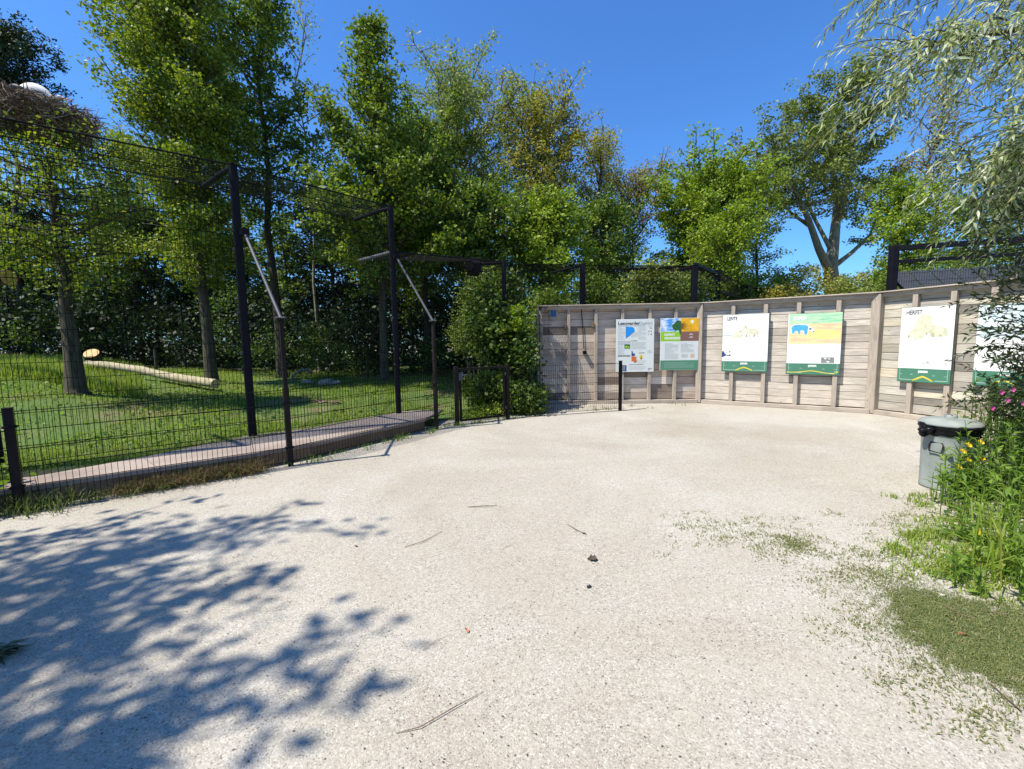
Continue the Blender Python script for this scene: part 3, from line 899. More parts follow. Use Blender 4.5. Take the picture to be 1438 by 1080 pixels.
S.area('dark_box', [S.rect(.085, .87, .28, .985)], NAVY, 2); S.lines(.11, .25, .89, .965, 5, LGREY, 3, .0035, seed=14, name='box_lettering')
S.lines(.84, .94, .14, .14, 1, GREY, 2, .005, seed=15)
S.area('symbol', [ell(.91, .175, .014, .012), ell(.86, .235, .012, .012), ell(.92, .235, .010, .012), ell(.92, .29, .014, .012), ell(.85, .285, .006, .01)], INK, 2)
S.lines(.83, .95, .60, .64, 3, GREY, 2, .003, seed=16); S.lines(.85, .96, .94, .965, 2, INK, 2, .005, seed=17)
# climate sign
S = Sign(C0, C1, 928, 982, 447, 520, 'sign with half green half dry tree picture and a green foot, beside the newspaper sign')
S.panel(PAPER)
S.area('sky_picture', [S.rect(.004, .005, .52, .26)], SKYB, 1); S.area('sun_picture', [S.rect(.52, .005, .996, .26)], ORANGE, 1)
S.area('sun_spot', [ell(.82, .075, .07, .05)], YEL, 2); S.area('sun_spot', [ell(.82, .075, .04, .03)], WHITE, 3)
S.area('title_band', [S.rect(.004, .26, .52, .44)], LIME, 1); S.area('brown_band', [S.rect(.52, .26, .996, .44)], BROWN, 1)
random.seed(8)
S.area('tree_picture', [sm([(.52, .06), (.42, .05), (.36, .10), (.30, .14), (.32, .20), (.38, .24), (.47, .24), (.50, .30), (.53, .30), (.53, .10)])], TREEG, 2)
br = []
for i in range(16):
    x0, y0 = .54, .20-.006*i; a = radians(-20+i*6); L_ = random.uniform(.08, .2)
    x1, y1 = x0+L_*cos(a)*1.3, y0-L_*sin(a)*.6+.02
    br.append([(x0, y0), (x0, y0+.008), (x1, y1+.003), (x1, y1)])
br.append([(.525, .29), (.55, .29), (.545, .1), (.53, .1)])
S.area('bare_branches', br, BRN2, 2)
S.text('KLIMAAT', .10, .335, .080, WHITE, 2, .0035, .78, 'title_lettering'); S.text('VERANDERING', .10, .405, .080, WHITE, 2, .0035, .72, 'title_lettering')
S.area('curved_mark', [[(.80+.05*cos(a), cy-.028*sin(a)) for a in np.linspace(.2, 2.9, 9)] + [(.80+.035*cos(a), cy-.016*sin(a)) for a in np.linspace(2.9, .2, 9)] for cy in (.33, .385)], WHITE, 2)
S.lines(.12, .45, .49, .49, 1, GREY, 2, .005, seed=20); S.lines(.12, .47, .51, .62, 8, LGREY, 2, .003, seed=21); S.lines(.12, .42, .645, .645, 1, GREY, 2, .005, seed=22); S.lines(.12, .47, .665, .78, 8, LGREY, 2, .003, seed=23)
S.lines(.54, .88, .49, .65, 11, LGREY, 2, .003, seed=24); S.area('mark', [S.rect(.79, .69, .89, .755)], flat('peach', (.65, .45, .30)), 2); S.lines(.56, .72, .70, .75, 4, GREY, 2, .003, seed=25)
S.area('green_band', [S.rect(.004, .81, .996, .996)], flat('sage_green', (.09, .24, .16)), 1); S.lines(.10, .90, .85, .95, 7, flat('pale_green', (.25, .42, .33)), 2, .004, seed=26)
# season signs
def season(Sg, title, tmat, band=.815, dots=1, frame=True, tx=.10):
    Sg.panel(GRN2)
    Sg.area('white_face', [Sg.rect(.006, .004, .994, band)], WHITE, 1)
    Sg.area('green_band', [Sg.rect(.006, band, .994, .994)], GRN, 1)
    e = .0045; x0, x1, y0, y1 = .05, .95, band, .97
    Sg.area('thin_line', [Sg.rect(x0, y0, x0+e, y1), Sg.rect(x1-e, y0, x1, y1), Sg.rect(x0, y1-e, .30, y1), Sg.rect(.72, y1-e, x1, y1), Sg.rect(x0, .893, .10, .896), Sg.rect(.26, .893, .31, .897), Sg.rect(.68, .90, .73, .904), Sg.rect(.88, .905, .95, .908)], flat('line_white', (.6, .68, .62)), 2)
    Sg.text('IJSBEER', .5, .868, .052, WHITE, 2, .0022, .95, 'band_lettering', 'CENTER')
    ds = []
    if dots == 1:
        for i in range(19):
            x = .32+i*.36/18; u = abs(i-9)/9; y = .918+.055*u**1.3; ds.append(ell(x, y, .011, .0085, 8))
            if u < .8: ds.append(ell(x+.008, y+.012, .007, .006, 6))
    else:
        for i in range(44):
            u = i/43; x = .03+u*.93; y = .965-.034*math.exp(-((u-.5)/.22)**2)+.012*u; ds.append(ell(x, y - (.03 if u > .94 else 0), .011, .0085, 8))
    Sg.area('dotted_curve', ds, YEL, 2)
    if title: Sg.text(title, tx, .098, .115, tmat, 3, .0030, .66, 'title_lettering')
S = Sign(C1, C2, 1015.3, 1080.5, 442.5, 521.5, 'white LENTE sign with two bears touching noses, first on the pale board section')
season(S, 'LENTE', INK)
S.area('ice_line', [S.rect(.01, .315, .24, .322), S.rect(.45, .315, .52, .322), S.rect(.78, .312, .99, .320), S.rect(.01, .36, .22, .370), S.rect(.44, .365, .52, .370), S.rect(.80, .345, .93, .349), S.rect(.02, .402, .2, .405)], flat('ice_line', (.28, .36, .42)), 2)
S.area('sitting_bear', [sm([(.20, .40), (.24, .36), (.30, .31), (.36, .29), (.42, .275), (.455, .24), (.475, .215), (.50, .205), (.515, .22), (.50, .25), (.47, .28), (.455, .33), (.45, .38), (.46, .40), (.36, .405), (.28, .40)])], CREAM, 2)
S.area('walking_bear', [sm([(.505, .20), (.53, .205), (.56, .235), (.62, .255), (.70, .25), (.76, .265), (.79, .31), (.785, .36), (.80, .39), (.78, .402), (.755, .385), (.74, .345), (.72, .36), (.71, .385), (.69, .402), (.665, .395), (.685, .365), (.67, .34), (.62, .345), (.61, .385), (.60, .402), (.57, .402), (.57, .36), (.555, .35), (.55, .385), (.53, .40), (.515, .39), (.535, .345), (.53, .29), (.515, .245), (.50, .225)])], CREAM, 3)
S.area('bear_shading', [ell(.508, .212, .012, .013), sm([(.515, .385), (.53, .34), (.545, .34), (.545, .38), (.53, .395)]), sm([(.67, .39), (.69, .36), (.715, .35), (.71, .38)]), ell(.40, .30, .02, .01)], CREAM2, 4)
S.area('blue_corner', [[(.006, .64), (.05, .64), (.06, .67), (.12, .71), (.006, .75)]], NAVY, 2); S.area('small_marks', [S.rect(.16, .64, .195, .66), ell(.14, .715, .02, .01), ell(.18, .71, .018, .015), S.rect(.165, .70, .20, .728)], INK, 2)
S = Sign(C1, C2, 1107, 1184, 441, 525.5, 'sign with a blue bear walking in a colourful meadow, between the LENTE and HERFST signs')
season(S, None, WHITE, .815, 2)
S.area('field_picture', [S.rect(.03, .004, .994, .17)], FARF, 2); S.area('meadow_picture', [S.rect(.03, .17, .994, .495)], MEAD, 2)
S.area('yellow_meadow', [sm([(.36, .37), (.50, .28), (.70, .27), (.94, .30), (.94, .41), (.75, .42), (.50, .40)])], YELF, 3)
S.area('bear_outline', [sm([(.05, .24), (.07, .20), (.14, .175), (.25, .175), (.35, .18), (.42, .215), (.48, .25), (.51, .29), (.49, .305), (.44, .29), (.40, .28), (.38, .34), (.32, .345), (.30, .30), (.22, .30), (.12, .30), (.10, .33), (.06, .32), (.06, .27)])], WHITE, 4)
S.area('blue_bear', [sm([(.07, .24), (.09, .205), (.15, .185), (.25, .185), (.34, .19), (.385, .215), (.385, .27), (.37, .335), (.325, .34), (.315, .285), (.25, .28), (.235, .335), (.21, .33), (.20, .29), (.15, .285), (.115, .32), (.085, .315), (.085, .27)])], BBLUE, 5)
S.area('bear_muzzle', [ell(.49, .295, .014, .008), ell(.43, .255, .03, .012)], NAVY, 5)
S.text('ZOMER', .10, .105, .105, WHITE, 4, .0036, .70, 'title_lettering')
S.area('grey_picture', [S.rect(.655, .715, .89, .805)], flat('print_grey', (.22, .23, .22), .5, .5, 40), 2); S.area('grey_picture_detail', [ell(.73, .735, .02, .012), ell(.80, .74, .02, .008), ell(.78, .785, .03, .012)], WHITE, 3)
S = Sign(C2, C4, 1266.5, 1343, 432.5, 535.5, 'white HERFST sign with a big and a small bear, above the bin')
season(S, 'HERFST', INK)
S.area('big_bear', [sm([(.15, .40), (.20, .33), (.27, .28), (.30, .20), (.38, .12), (.48, .10), (.57, .13), (.61, .20), (.60, .25), (.52, .28), (.48, .34), (.47, .40), (.42, .43), (.38, .42), (.30, .43), (.25, .40)])], CREAM, 2)
S.area('small_bear', [sm([(.48, .33), (.49, .27), (.55, .25), (.66, .25), (.78, .27), (.86, .29), (.89, .34), (.88, .39), (.70, .395), (.60, .40), (.56, .345), (.53, .36), (.50, .37)])], CREAM, 3)
S.area('bear_shading', [ell(.32, .425, .018, .01), ell(.18, .39, .015, .015), ell(.515, .355, .012, .014), sm([(.61, .36), (.65, .35), (.66, .395), (.62, .395)]), sm([(.74, .365), (.78, .37), (.80, .39), (.74, .39)])], CREAM2, 4)
S.lines(.44, .70, .535, .535, 1, LGREY, 2, .003, seed=30); S.lines(.18, .80, .635, .64, 2, LGREY, 2, .003, seed=31); S.area('small_marks', [S.rect(.46, .735, .53, .75), S.rect(.50, .695, .60, .70), ell(.57, .73, .03, .02), S.rect(.60, .73, .63, .75)], GREY, 2)
S = Sign(C2, C4, 1374.5, 1470, 428.5, 541, 'WINTER sign with pale blue picture, partly hidden by the dark leafy bush')
season(S, 'WINTER', INK)
t = NT('snow_print'); t.base(t.ramp(t.noise(t.coord(), 5, 4), [(.35, (.50, .62, .66)), (.7, (.75, .80, .82))])).rough(.35)
S.area('snow_picture', [S.rect(.006, .004, .994, .42)], t.m, 2); S.lines(.18, .55, .52, .62, 5, LGREY, 2, .004, seed=33); S.lines(.18, .45, .68, .74, 3, LGREY, 2, .004, seed=34)

# small things fixed to the left end of the wall
d, n, L = seg_fr(C0, C1)
b0 = at_plane(777, 433, C0+n*.03, n); b1 = at_plane(777, 448, C0+n*.03, n)
bs = empty('wall_plaque', (b0.x, b0.y, b1.z), 'small blue plaque with a pointed wooden back near the top left of the wall', 'plaque')
mb = MB(); wq = .11; zt = b0.z+.02; zb = zt-.36
pts = [(-wq, zt), (-wq, zb+.12), (0, zb), (wq, zb+.12), (wq, zt)]
for off in (.012, .03):
    mb.v += [b0 + d*x + n*(off-.03) + Vector((0, 0, z-b0.z)) for x, z in pts]
mb._f([(4, 3, 2, 1, 0)[::-1], (5, 6, 7, 8, 9)] + [(i, (i+1) % 5, 5+(i+1) % 5, 5+i)[::-1] for i in range(5)])
mb.obj('backing_board', M['stud'], bs)
mb = MB()
for k in (-1, 1):
    q = b0 + d*(.035*k) + n*.006; mb.box((q.x, q.y, zt-.12), (.06, .012, .22), d, .002)
mb.obj('blue_panel', flat('plaque_blue', (.01, .10, .30)), bs)
cb = empty('cable_box', tuple(at_plane(822, 494, C0+n*.03, n)), 'thin black cable running down the boards to a small black box', 'cable')
q0 = at_plane(816.5, 432, C0+n*.02, n); q1 = at_plane(820, 490, C0+n*.02, n); q2 = at_plane(821, 495, C0+n*.05, n)
mb = MB(); mb.tube([q0, q0.lerp(q1, .4)+n*.006, q1], .010, 8); mb.obj('cable', M['wire'], cb)
mb = MB(); mb.box(q2, (.085, .10, .085), d, .006); mb.obj('junction_box', M['wire'], cb)
for hp in ((793, 458), (832, 456)):
    q = at_plane(hp[0]+1, hp[1], C0+n*.12, n)
    hk = empty('timber_block', tuple(q), 'dark timber block screwed to the side of the %s post of the wall' % ('second' if hp[0] < 800 else 'third'), 'block')
    mb = MB(); mb.box(q-n*.03, (.05, .07, .13), d, .006); mb.box(q-n*.03+Vector((.02, 0, -.09)), (.03, .05, .07), d, .004); mb.obj('block', M['kerb'], hk)

# ------------------------------------------------------------------ bin
bc = at_z(1318, 691, 0); bc = Vector((4.56, 4.46, 0))
bn = empty('rubbish_bin', bc, 'grey-green metal rubbish bin with a domed lid over a black bag', 'bin')
t = NT('galvanised_green_grey'); co = t.coord((1, 1, .5)); n_ = t.noise(co, 5, 5, .6)
t.base(t.ramp(n_, [(.3, (.19, .22, .205)), (.55, (.26, .29, .275)), (.75, (.33, .36, .34))])).rough(.72); t.p.inputs['Metallic'].default_value = .0; t.bump(n_, .15, .004)
BIN = t.m
mb = MB(); mb.lathe([(0, .012), (.200, .012), (.206, .0), (.209, .02), (.205, .035), (.207, .25), (.212, .50), (.216, .66), (.222, .665), (.222, .68), (.210, .68), (.20, .4), (0, .05)], bc, 40)
mb.obj('body', BIN, bn, True)
rr = random.Random(2)
ph = [rr.uniform(0, 6.28) for _ in range(8)]
def crump(r, z, g, i):
    w1 = sum(sin(g*(3+2*j)+ph[j])/(1+j*.4) for j in range(5))
    return r*(1+.03*w1*(1 if 0 < i < 7 else .2)), z + .012*w1*(1 if i in (0, 1, 2) else .2)
mb = MB(); mb.lathe([(.216, .60), (.228, .585), (.238, .605), (.236, .635), (.250, .655), (.246, .68), (.235, .69), (.22, .688)], bc, 72, crump)
BAG = plain('black_plastic', (.012, .012, .014), .22, 0, .2); mb.obj('bag', BAG, bn, True)
mb = MB()
bl_ = bc + Vector((-.24, -.03, .62))
for i, (dx_, dz_, r_) in enumerate(((0, 0, .05), (-.045, -.01, .045), (-.02, -.045, .04), (.02, .03, .04))):
    q = bl_+Vector((dx_, 0.02*i, dz_))
    mb.lathe([(r_*sin(a_)*(1+.15*sin(3*a_+i)), -r_*cos(a_)*.8) for a_ in np.linspace(0.05, pi-.05, 9)], q, 12, lambda r, z, g, k: (r*(1+.18*sin(3*g+k)), z))
mb.obj('bag', BAG, bn, True)
mb = MB(); mb.lathe([(.20, .688), (.240, .672), (.248, .674), (.248, .690), (.240, .700), (.235, .706), (.23, .716), (.20, .722), (.195, .730), (.12, .742), (.08, .744), (.05, .744)], bc, 48)
mb.lathe([(.05, .744), (.0001, .744)], bc, 20)
lid = mb.obj('lid', BIN, bn, True)
mb = MB(); mb.lathe([(0.0001, .775), (.035, .775), (.05, .768), (.052, .742)][::-1], bc, 20); mb.obj('knob', BIN, lid, True)
for sg in (-1, 1):
    mb = MB(); a0 = atan2(-bc.y, -bc.x) - radians(24) + (0 if sg < 0 else pi)
    pts = []
    for (da, z, ro) in ((-.20, .50, .208), (-.22, .47, .228), (-.20, .41, .234), (.20, .40, .234), (.24, .47, .228), (.20, .50, .208), (-.20, .50, .216)):
        a1 = a0+da*1.1; pts.append(bc + Vector((cos(a1)*ro, sin(a1)*ro, z)))
    mb.tube(pts, .0065, 6); mb.obj('handle', M['brown_black'], bn)

# ------------------------------------------------------------------ trees
def tree(name, label, x, y, H, crown_z, R, seed, leaf='oak', bark='bark', prof='round', r0=.14, n1=44, dens=1.0, lsize=.17, up=.7,
         lean=(0, 0), limbs=None, per=13, spread=.19, elev=(.35, 1.0), cat='tree', group='trees of the wood', z0=None, flare=True):
    rnd = random.Random(seed); rg = np.random.default_rng(seed)
    zb = g1(x, y) if z0 is None else z0
    root = empty(name, (x, y, zb), label, cat, group)
    mb = MB(); pts_leaf = []
    if limbs is None:
        k = 9; tp = []
        wob = [Vector((rnd.uniform(-1, 1), rnd.uniform(-1, 1), 0)) * .02*H for _ in range(k)]
        for i in range(k):
            f = i/(k-1)
            tp.append(Vector((x+lean[0]*f, y+lean[1]*f, zb + (H-zb)*f*.985)) + wob[i]*min(f*1.5, 1)*(.5 if i < 3 else 1))
        limbs = [(tp, r0, .015, (crown_z-zb)/(H-zb), 1.0)]
    for (tp, ra, rb, t0, wgt) in limbs:
        k = len(tp); rad = [ra+(rb-ra)*(i/(k-1))**.8 for i in range(k)]
        if flare and len(limbs) == 1:
            t_a = tp[0].lerp(tp[1], .22); t_b = tp[0].lerp(tp[1], .08)
            mb.tube([tp[0]-Vector((0, 0, .2)), tp[0]+Vector((0, 0, .02)), t_b, t_a]+tp[1:], [r0*1.5, r0*1.3, r0*1.1, r0*1.0]+rad[1:], 14)
        else: mb.tube(tp, rad, 10)
        def on(f):
            q = max(0, min(k-1.001, f*(k-1))); i = int(q); return tp[i].lerp(tp[i+1], q-i)
        nn = max(4, int(n1*wgt))
        az = rnd.uniform(0, 6.28)
        for j in range(nn):
            c = (j+rnd.uniform(-.3, .3))/nn; c = max(0, min(1, c))
            f = t0 + (1-t0)*c*.985
            if prof == 'round': pr = sqrt(max(0.03, 1-(2*c-1)**2))**.8
            elif prof == 'cone': pr = (1-c)**.75*min(1, .45+c*4)
            elif prof == 'col': pr = min(1, (1-c)*3+.15)*min(1, .5+c*3)
            elif prof == 'top': pr = sqrt(max(.03, 1-(1.25*c-.45)**2*1.6)) if c > .1 else .55
            else: pr = 1
            az += 2.4 + rnd.uniform(-.4, .4)
            L = R*pr*rnd.uniform(.48, 1.2)*(wgt**.3); full = min(1, rnd.uniform(.35, 1.35))
            if L < .12: L = .12
            el = elev[0] + (elev[1]-elev[0])*c + rnd.uniform(-.15, .15)
            p = on(f); d = Vector((cos(az)*cos(el), sin(az)*cos(el), sin(el)))
            bp = [p]; st = 5
            for s_ in range(st):
                d = (d + Vector((rnd.uniform(-.2, .2), rnd.uniform(-.2, .2), rnd.uniform(-.14, .16)))).normalized()
                bp.append(bp[-1] + d*L/st)
            br_ = max(.006, min(ra*.45, .014*L+.006))
            mb.tube(bp, [br_*(1-.85*i/st) for i in range(st+1)], 5, False)
            n2 = max(2, int(L*3.2*dens+1))
            for m2 in range(n2):
                g_ = .22 + .78*(m2+rnd.random())/n2
                q = g_*st; i = min(st-1, int(q)); sp_ = bp[i].lerp(bp[i+1], q-i)
                L2 = max(.15, L*.34*rnd.uniform(.6, 1.25)*(1.2-.5*g_))
                d2 = (d*.6 + Vector((rnd.uniform(-1, 1), rnd.uniform(-1, 1), rnd.uniform(-.45, .65)))).normalized()
                e2 = sp_ + d2*L2
                mb.tube([sp_, sp_.lerp(e2, .5)+Vector((0, 0, .04*L2)), e2], [br_*.42, br_*.3, .003], 3, False)
                n3 = max(2, int(L2*4.2*dens+1))
                for m3 in range(n3):
                    if rnd.random() > full: continue
                    h3 = (m3+.6)/n3
                    pts_leaf.append(sp_.lerp(e2, h3) + Vector((rnd.gauss(0, .07), rnd.gauss(0, .07), rnd.gauss(0, .05)))*(1+L2))
    mb.obj('trunk', M[bark], root, True)
    T = np.array([tuple(p) for p in pts_leaf])
    cnt = rg.poisson(per*2.0, len(T))
    P = np.repeat(T, cnt, axis=0)
    P = P + rg.normal(size=P.shape)*spread*np.array([.75, .75, .5])
    Vv, Ff = leaf_quads(P, lsize*.70, rg, up)
    link('crown', np_mesh('crown', Vv, Ff), M['leaf_'+leaf], root)
    return root, len(P)
TOT = 0
def ptree(px, Y, ytop, ycr, hw, *a, **k):
    """place a tree by where its parts stand in the scene: direction px, distance Y"""
    global TOT
    top = at_y(px, ytop, Y); cz = at_y(px, ycr, Y).z
    x = (px-719)/FPX*Y
    x = at_y(px, 470, Y).x
    R = 1.38*hw/FPX*Y/ (1+ .35*((px-719)/FPX)**2)
    name = a[0]; label = a[1]; seed = a[2]
    r, nl = tree(name, label, x, Y, top.z, cz, R, seed, **k)
    TOT += nl
    return r
# nest tree: a cut-off trunk carrying the nest
ptree(98, 8.6, 200, 400, 120, 'pollard_tree', 'thick-trunked cut-off tree carrying the stork nest, nearest tree on the lawn', 11, leaf='oak_yellow', prof='round', r0=.17, n1=50, dens=.95, lsize=.11, spread=.17, per=13, elev=(0, .5))
ptree(292, 12.6, -110, 405, 92, 'oak_tree', 'tall full yellow-green tree rising behind the left half of the fallen log', 12, leaf='oak_yellow', prof='round', r0=.17, n1=125, dens=1.2, lsize=.145, per=21)
ptree(392, 15, -70, 320, 62, 'oak_tree', 'tall narrow dark green tree between the broad yellow-green tree and the bare sapling', 13, leaf='mid', bark='bark_dark', prof='col', r0=.17, n1=75, lsize=.18, per=12)
ptree(446, 17, -30, 300, 38, 'sapling_tree', 'thin nearly bare sapling with few leaves reaching past the top of the photo', 14, leaf='pale', bark='bark_pale', prof='col', r0=.07, n1=26, dens=.55, lsize=.14, per=4)
ptree(538, 14, 12, 420, 104, 'oak_tree', 'pointed tall green tree rising right behind the second tall fence post', 15, leaf='oak', prof='cone', r0=.15, n1=100, dens=1.1, lsize=.18, per=14)
ptree(600, 17, 180, 400, 76, 'oak_tree', 'mid-height dark green tree between the pointed tree and the airy tall tree', 16, leaf='mid', bark='bark_dark', prof='round', r0=.15, n1=70, lsize=.19, per=13)
ptree(655, 19.5, 112, 370, 84, 'alder_tree', 'airy tall tree with sky showing through its pale grey-green crown', 17, leaf='pale', bark='bark_pale', prof='round', r0=.13, n1=80, dens=.9, lsize=.16, per=8, elev=(.3, 1.0))
ptree(682, 15.5, 282, 420, 56, 'maple_tree', 'rounded green tree in front of the airy tall tree, above the floodlight box', 18, leaf='mid', prof='round', r0=.13, n1=70, lsize=.17, per=13)
ptree(762, 19, 168, 390, 70, 'oak_tree', 'olive-yellow tree with an uneven top, right of the airy tall tree', 19, leaf='olive', prof='round', r0=.15, n1=72, dens=.95, lsize=.17, per=9, elev=(.5, 1.2))
ptree(768, 15.5, 300, 425, 54, 'maple_tree', 'bushy bright green tree standing behind the left end of the wooden wall', 20, leaf='bright', prof='round', r0=.12, n1=72, lsize=.18, per=13)
ptree(838, 20, 195, 385, 48, 'alder_tree', 'narrow olive-brown tree between the olive-yellow tree and the twiggy brown tree', 21, leaf='olive', bark='bark_dark', prof='col', r0=.11, n1=54, lsize=.15, per=7, elev=(.8, 1.2))
ptree(845, 17, 305, 420, 46, 'maple_tree', 'deep green low tree under the narrow olive-brown tree', 22, leaf='mid', prof='round', r0=.11, n1=50, lsize=.18, per=13)
ptree(890, 21, 255, 370, 52, 'alder_tree', 'twiggy brown half-bare tree left of the round bright green tree', 23, leaf='brown', bark='bark_dark', prof='round', r0=.12, n1=55, dens=.95, lsize=.15, per=6, elev=(.6, 1.2))
ptree(985, 20, 262, 400, 74, 'maple_tree', 'round bright green tree in the middle, just left of the large forked tree', 24, leaf='bright', prof='round', r0=.16, n1=85, lsize=.2, per=12)
ptree(1014, 17, 305, 420, 44, 'maple_tree', 'small yellow-green tree in front of the round bright green tree', 25, leaf='bright', prof='round', r0=.09, n1=44, lsize=.16, per=12)
ptree(1058, 21, 225, 400, 36, 'ash_tree', 'loose green tree filling the gap beside the left limbs of the large forked tree', 26, leaf='pale', prof='col', r0=.12, n1=56, lsize=.17, per=8)
ptree(1296, 19, 118, 400, 52, 'alder_tree', 'brownish half-bare tree behind the willow branches at the right', 27, leaf='brown', bark='bark_dark', prof='round', r0=.13, n1=66, lsize=.15, per=5, elev=(.6, 1.2))
ptree(1268, 16, 262, 400, 48, 'maple_tree', 'bright green tree just above the black cage frame', 28, leaf='bright', prof='round', r0=.11, n1=55, lsize=.17, per=13)
ptree(1375, 17, 235, 410, 60, 'maple_tree', 'green tree far right behind the willow and the cage frame', 29, leaf='mid', prof='round', r0=.12, n1=60, lsize=.18, per=12)
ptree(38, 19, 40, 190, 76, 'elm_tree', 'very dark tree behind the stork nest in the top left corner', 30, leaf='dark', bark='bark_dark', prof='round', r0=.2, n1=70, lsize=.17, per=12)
ptree(-190, 12, 60, 430, 110, 'oak_tree', 'green tree at the far left edge below the stork nest', 33, leaf='oak', prof='round', r0=.16, n1=60, lsize=.18, per=12)
ptree(196, 19, 195, 400, 62, 'maple_tree', 'yellow-green tree right of the stork nest, left of the tall full tree', 31, leaf='oak_yellow', prof='round', r0=.13, n1=62, lsize=.16, per=10)
# large forked tree
bx = at_y(1168, 400, 22); X0, Y0 = bx.x, 22
def LP(pl): return [Vector(at_y(px, py, Y0+dy)) for px, py, dy in pl]
limbs = [
    (LP([(1168, 400, 0), (1167, 375, 0), (1172, 330, .2), (1176, 290, .3), (1172, 250, .3), (1160, 210, .5), (1150, 150, .6)]), .36, .03, .42, .9),
    (LP([(1167, 385, 0), (1150, 350, -.3), (1136, 310, -.5), (1118, 270, -.7), (1098, 230, -.8), (1080, 190, -.8)]), .22, .02, .40, .8),
    (LP([(1175, 310, .2), (1190, 260, 0), (1198, 210, -.2), (1200, 160, -.3), (1204, 118, -.3)]), .2, .02, .42, .9),
    (LP([(1170, 375, 0), (1196, 355, .5), (1222, 330, 1), (1236, 290, 1.2), (1240, 240, 1.2)]), .14, .02, .35, .55),
    (LP([(1140, 320, -.4), (1112, 300, 0), (1090, 280, .5), (1068, 250, .8)]), .09, .02, .45, .35),
    (LP([(1171, 358, 0), (1158, 334, .2), (1140, 300, .6), (1128, 255, 1.2), (1126, 200, 1.6), (1128, 140, 1.6)]), .13, .02, .45, .7),
]
tree('forked_tree', 'large dark tree with thick forked limbs showing against the sky, behind the right wall section', X0, Y0, 15, 5, 2.7, 41, leaf='maple', bark='bark_pale', prof='top', n1=34, dens=.95, lsize=.2, per=10, limbs=limbs, elev=(.3, .9), group=None)
# dark rows farther back
rl = 'tree in the dark rear row of the wood, standing behind the nearer numbered kinds'
rows = []
r_ = random.Random(77)
for i, px in enumerate(range(-330, 700, 62)):
    Y = 21 + r_.uniform(-1.5, 2.5); x = (px-719)/FPX*Y
    rows.append((x, Y, r_.uniform(7.0, 9.2) if px > 80 else r_.uniform(7, 8.2)))
for i, px in enumerate(range(700, 1500, 80)):
    Y = 26 + r_.uniform(-1.5, 2.5); rows.append(((px-719)/FPX*Y, Y, r_.uniform(5.2, 6.6)))
protos = []
for s_ in range(3):
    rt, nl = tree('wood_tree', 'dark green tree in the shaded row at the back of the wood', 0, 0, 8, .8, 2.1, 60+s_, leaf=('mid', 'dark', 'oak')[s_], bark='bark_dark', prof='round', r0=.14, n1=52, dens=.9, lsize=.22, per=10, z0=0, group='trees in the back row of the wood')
    TOT += nl; protos.append(rt)
def copy_tree(o, loc, sc, rot):
    c = o.copy(); COL.objects.link(c); c.location = loc; c.scale = (sc[0], sc[0], sc[1]); c.rotation_euler = (0, 0, rot)
    for ch in o.children:
        q = ch.copy(); COL.objects.link(q); q.parent = c; q.matrix_parent_inverse = ch.matrix_parent_inverse
    return c
used = set()
for i, (x, Y, h) in enumerate(rows):
    k = i % 3; pr_ = protos[k]; z = g1(x, Y)-.05
    if k not in used:
        used.add(k); first = (pr_, (x, Y, z), h)
        pr_.location = (0, 0, 0)
        pend = first
        protos[k] = pr_
        pr_['_pending'] = 1
        pr_.location = (x, Y, z); pr_.scale = (1.1, 1.1, (h-z)/8)
        del pr_['_pending']
    else:
        copy_tree(pr_, (x, Y, z), (r_.uniform(1.0, 1.3), (h-z)/8), r_.uniform(0, 6.28))

# ------------------------------------------------------------------ shrubs
def shrub(name, label, blobs, n, lsize, leaf, seed, stems=14, base=None, group=None, cat='shrub', clump=.16, up=.6, per=12, kind=None, aspect=.62, hollow=.45):
    rg = np.random.default_rng(seed); rnd = random.Random(seed)
    P = []
    vol = [b[3]*b[4]*b[5] for b in blobs]; tv = sum(q**.7 for q in vol)
    for b, v_ in zip(blobs, vol):
        k = int(n/per*(v_**.7)/tv)+1
        d = unit(rg.normal(size=(k, 3))); r = (hollow + (1-hollow)*rg.random((k, 1)))**.6
        lump = 1 + .34*np.sin(d[:, :1]*7+seed)*np.cos(d[:, 1:2]*6+d[:, 2:]*5)
        c = np.array(b[:3]) + d*r*lump*np.array(b[3:6])
        P.append(c)
    C_l = np.concatenate(P)
    C_l = C_l[C_l[:, 2] > .03]
    Pn = np.repeat(C_l, rg.poisson(per, len(C_l)), axis=0)
    Pn = Pn + rg.normal(size=Pn.shape)*clump*np.array([1, 1, .6])
    Pn = Pn[Pn[:, 2] > .01]
    cx, cy = (np.mean([b[0] for b in blobs]), np.mean([b[1] for b in blobs])) if base is None else base
    zb = g1(cx, cy)
    if kind == 'stuff':
        Vv, Ff = leaf_quads(Pn, lsize, rg, up, aspect); o = link(name, np_mesh(name, Vv, Ff), M['leaf_'+leaf]); return tag(o, label, cat, group, 'stuff')
    root = empty(name, (cx, cy, zb), label, cat, group)
    mb = MB()
    for i in range(stems):
        j = rnd.randrange(len(C_l)); e = Vector(C_l[j]); s0 = Vector((cx+rnd.gauss(0, .15), cy+rnd.gauss(0, .15), zb-.05))
        mdl = s0.lerp(e, .5) + Vector((0, 0, .15*(e-s0).length)); mb.tube([s0, mdl, e], [.02, .014, .005], 5, False)
    mb.obj('stem', M['bark_dark'], root)
    Vv, Ff = leaf_quads(Pn, lsize, rg, up, aspect)
    link('foliage', np_mesh('foliage', Vv, Ff), M['leaf_'+leaf], root)
    return root
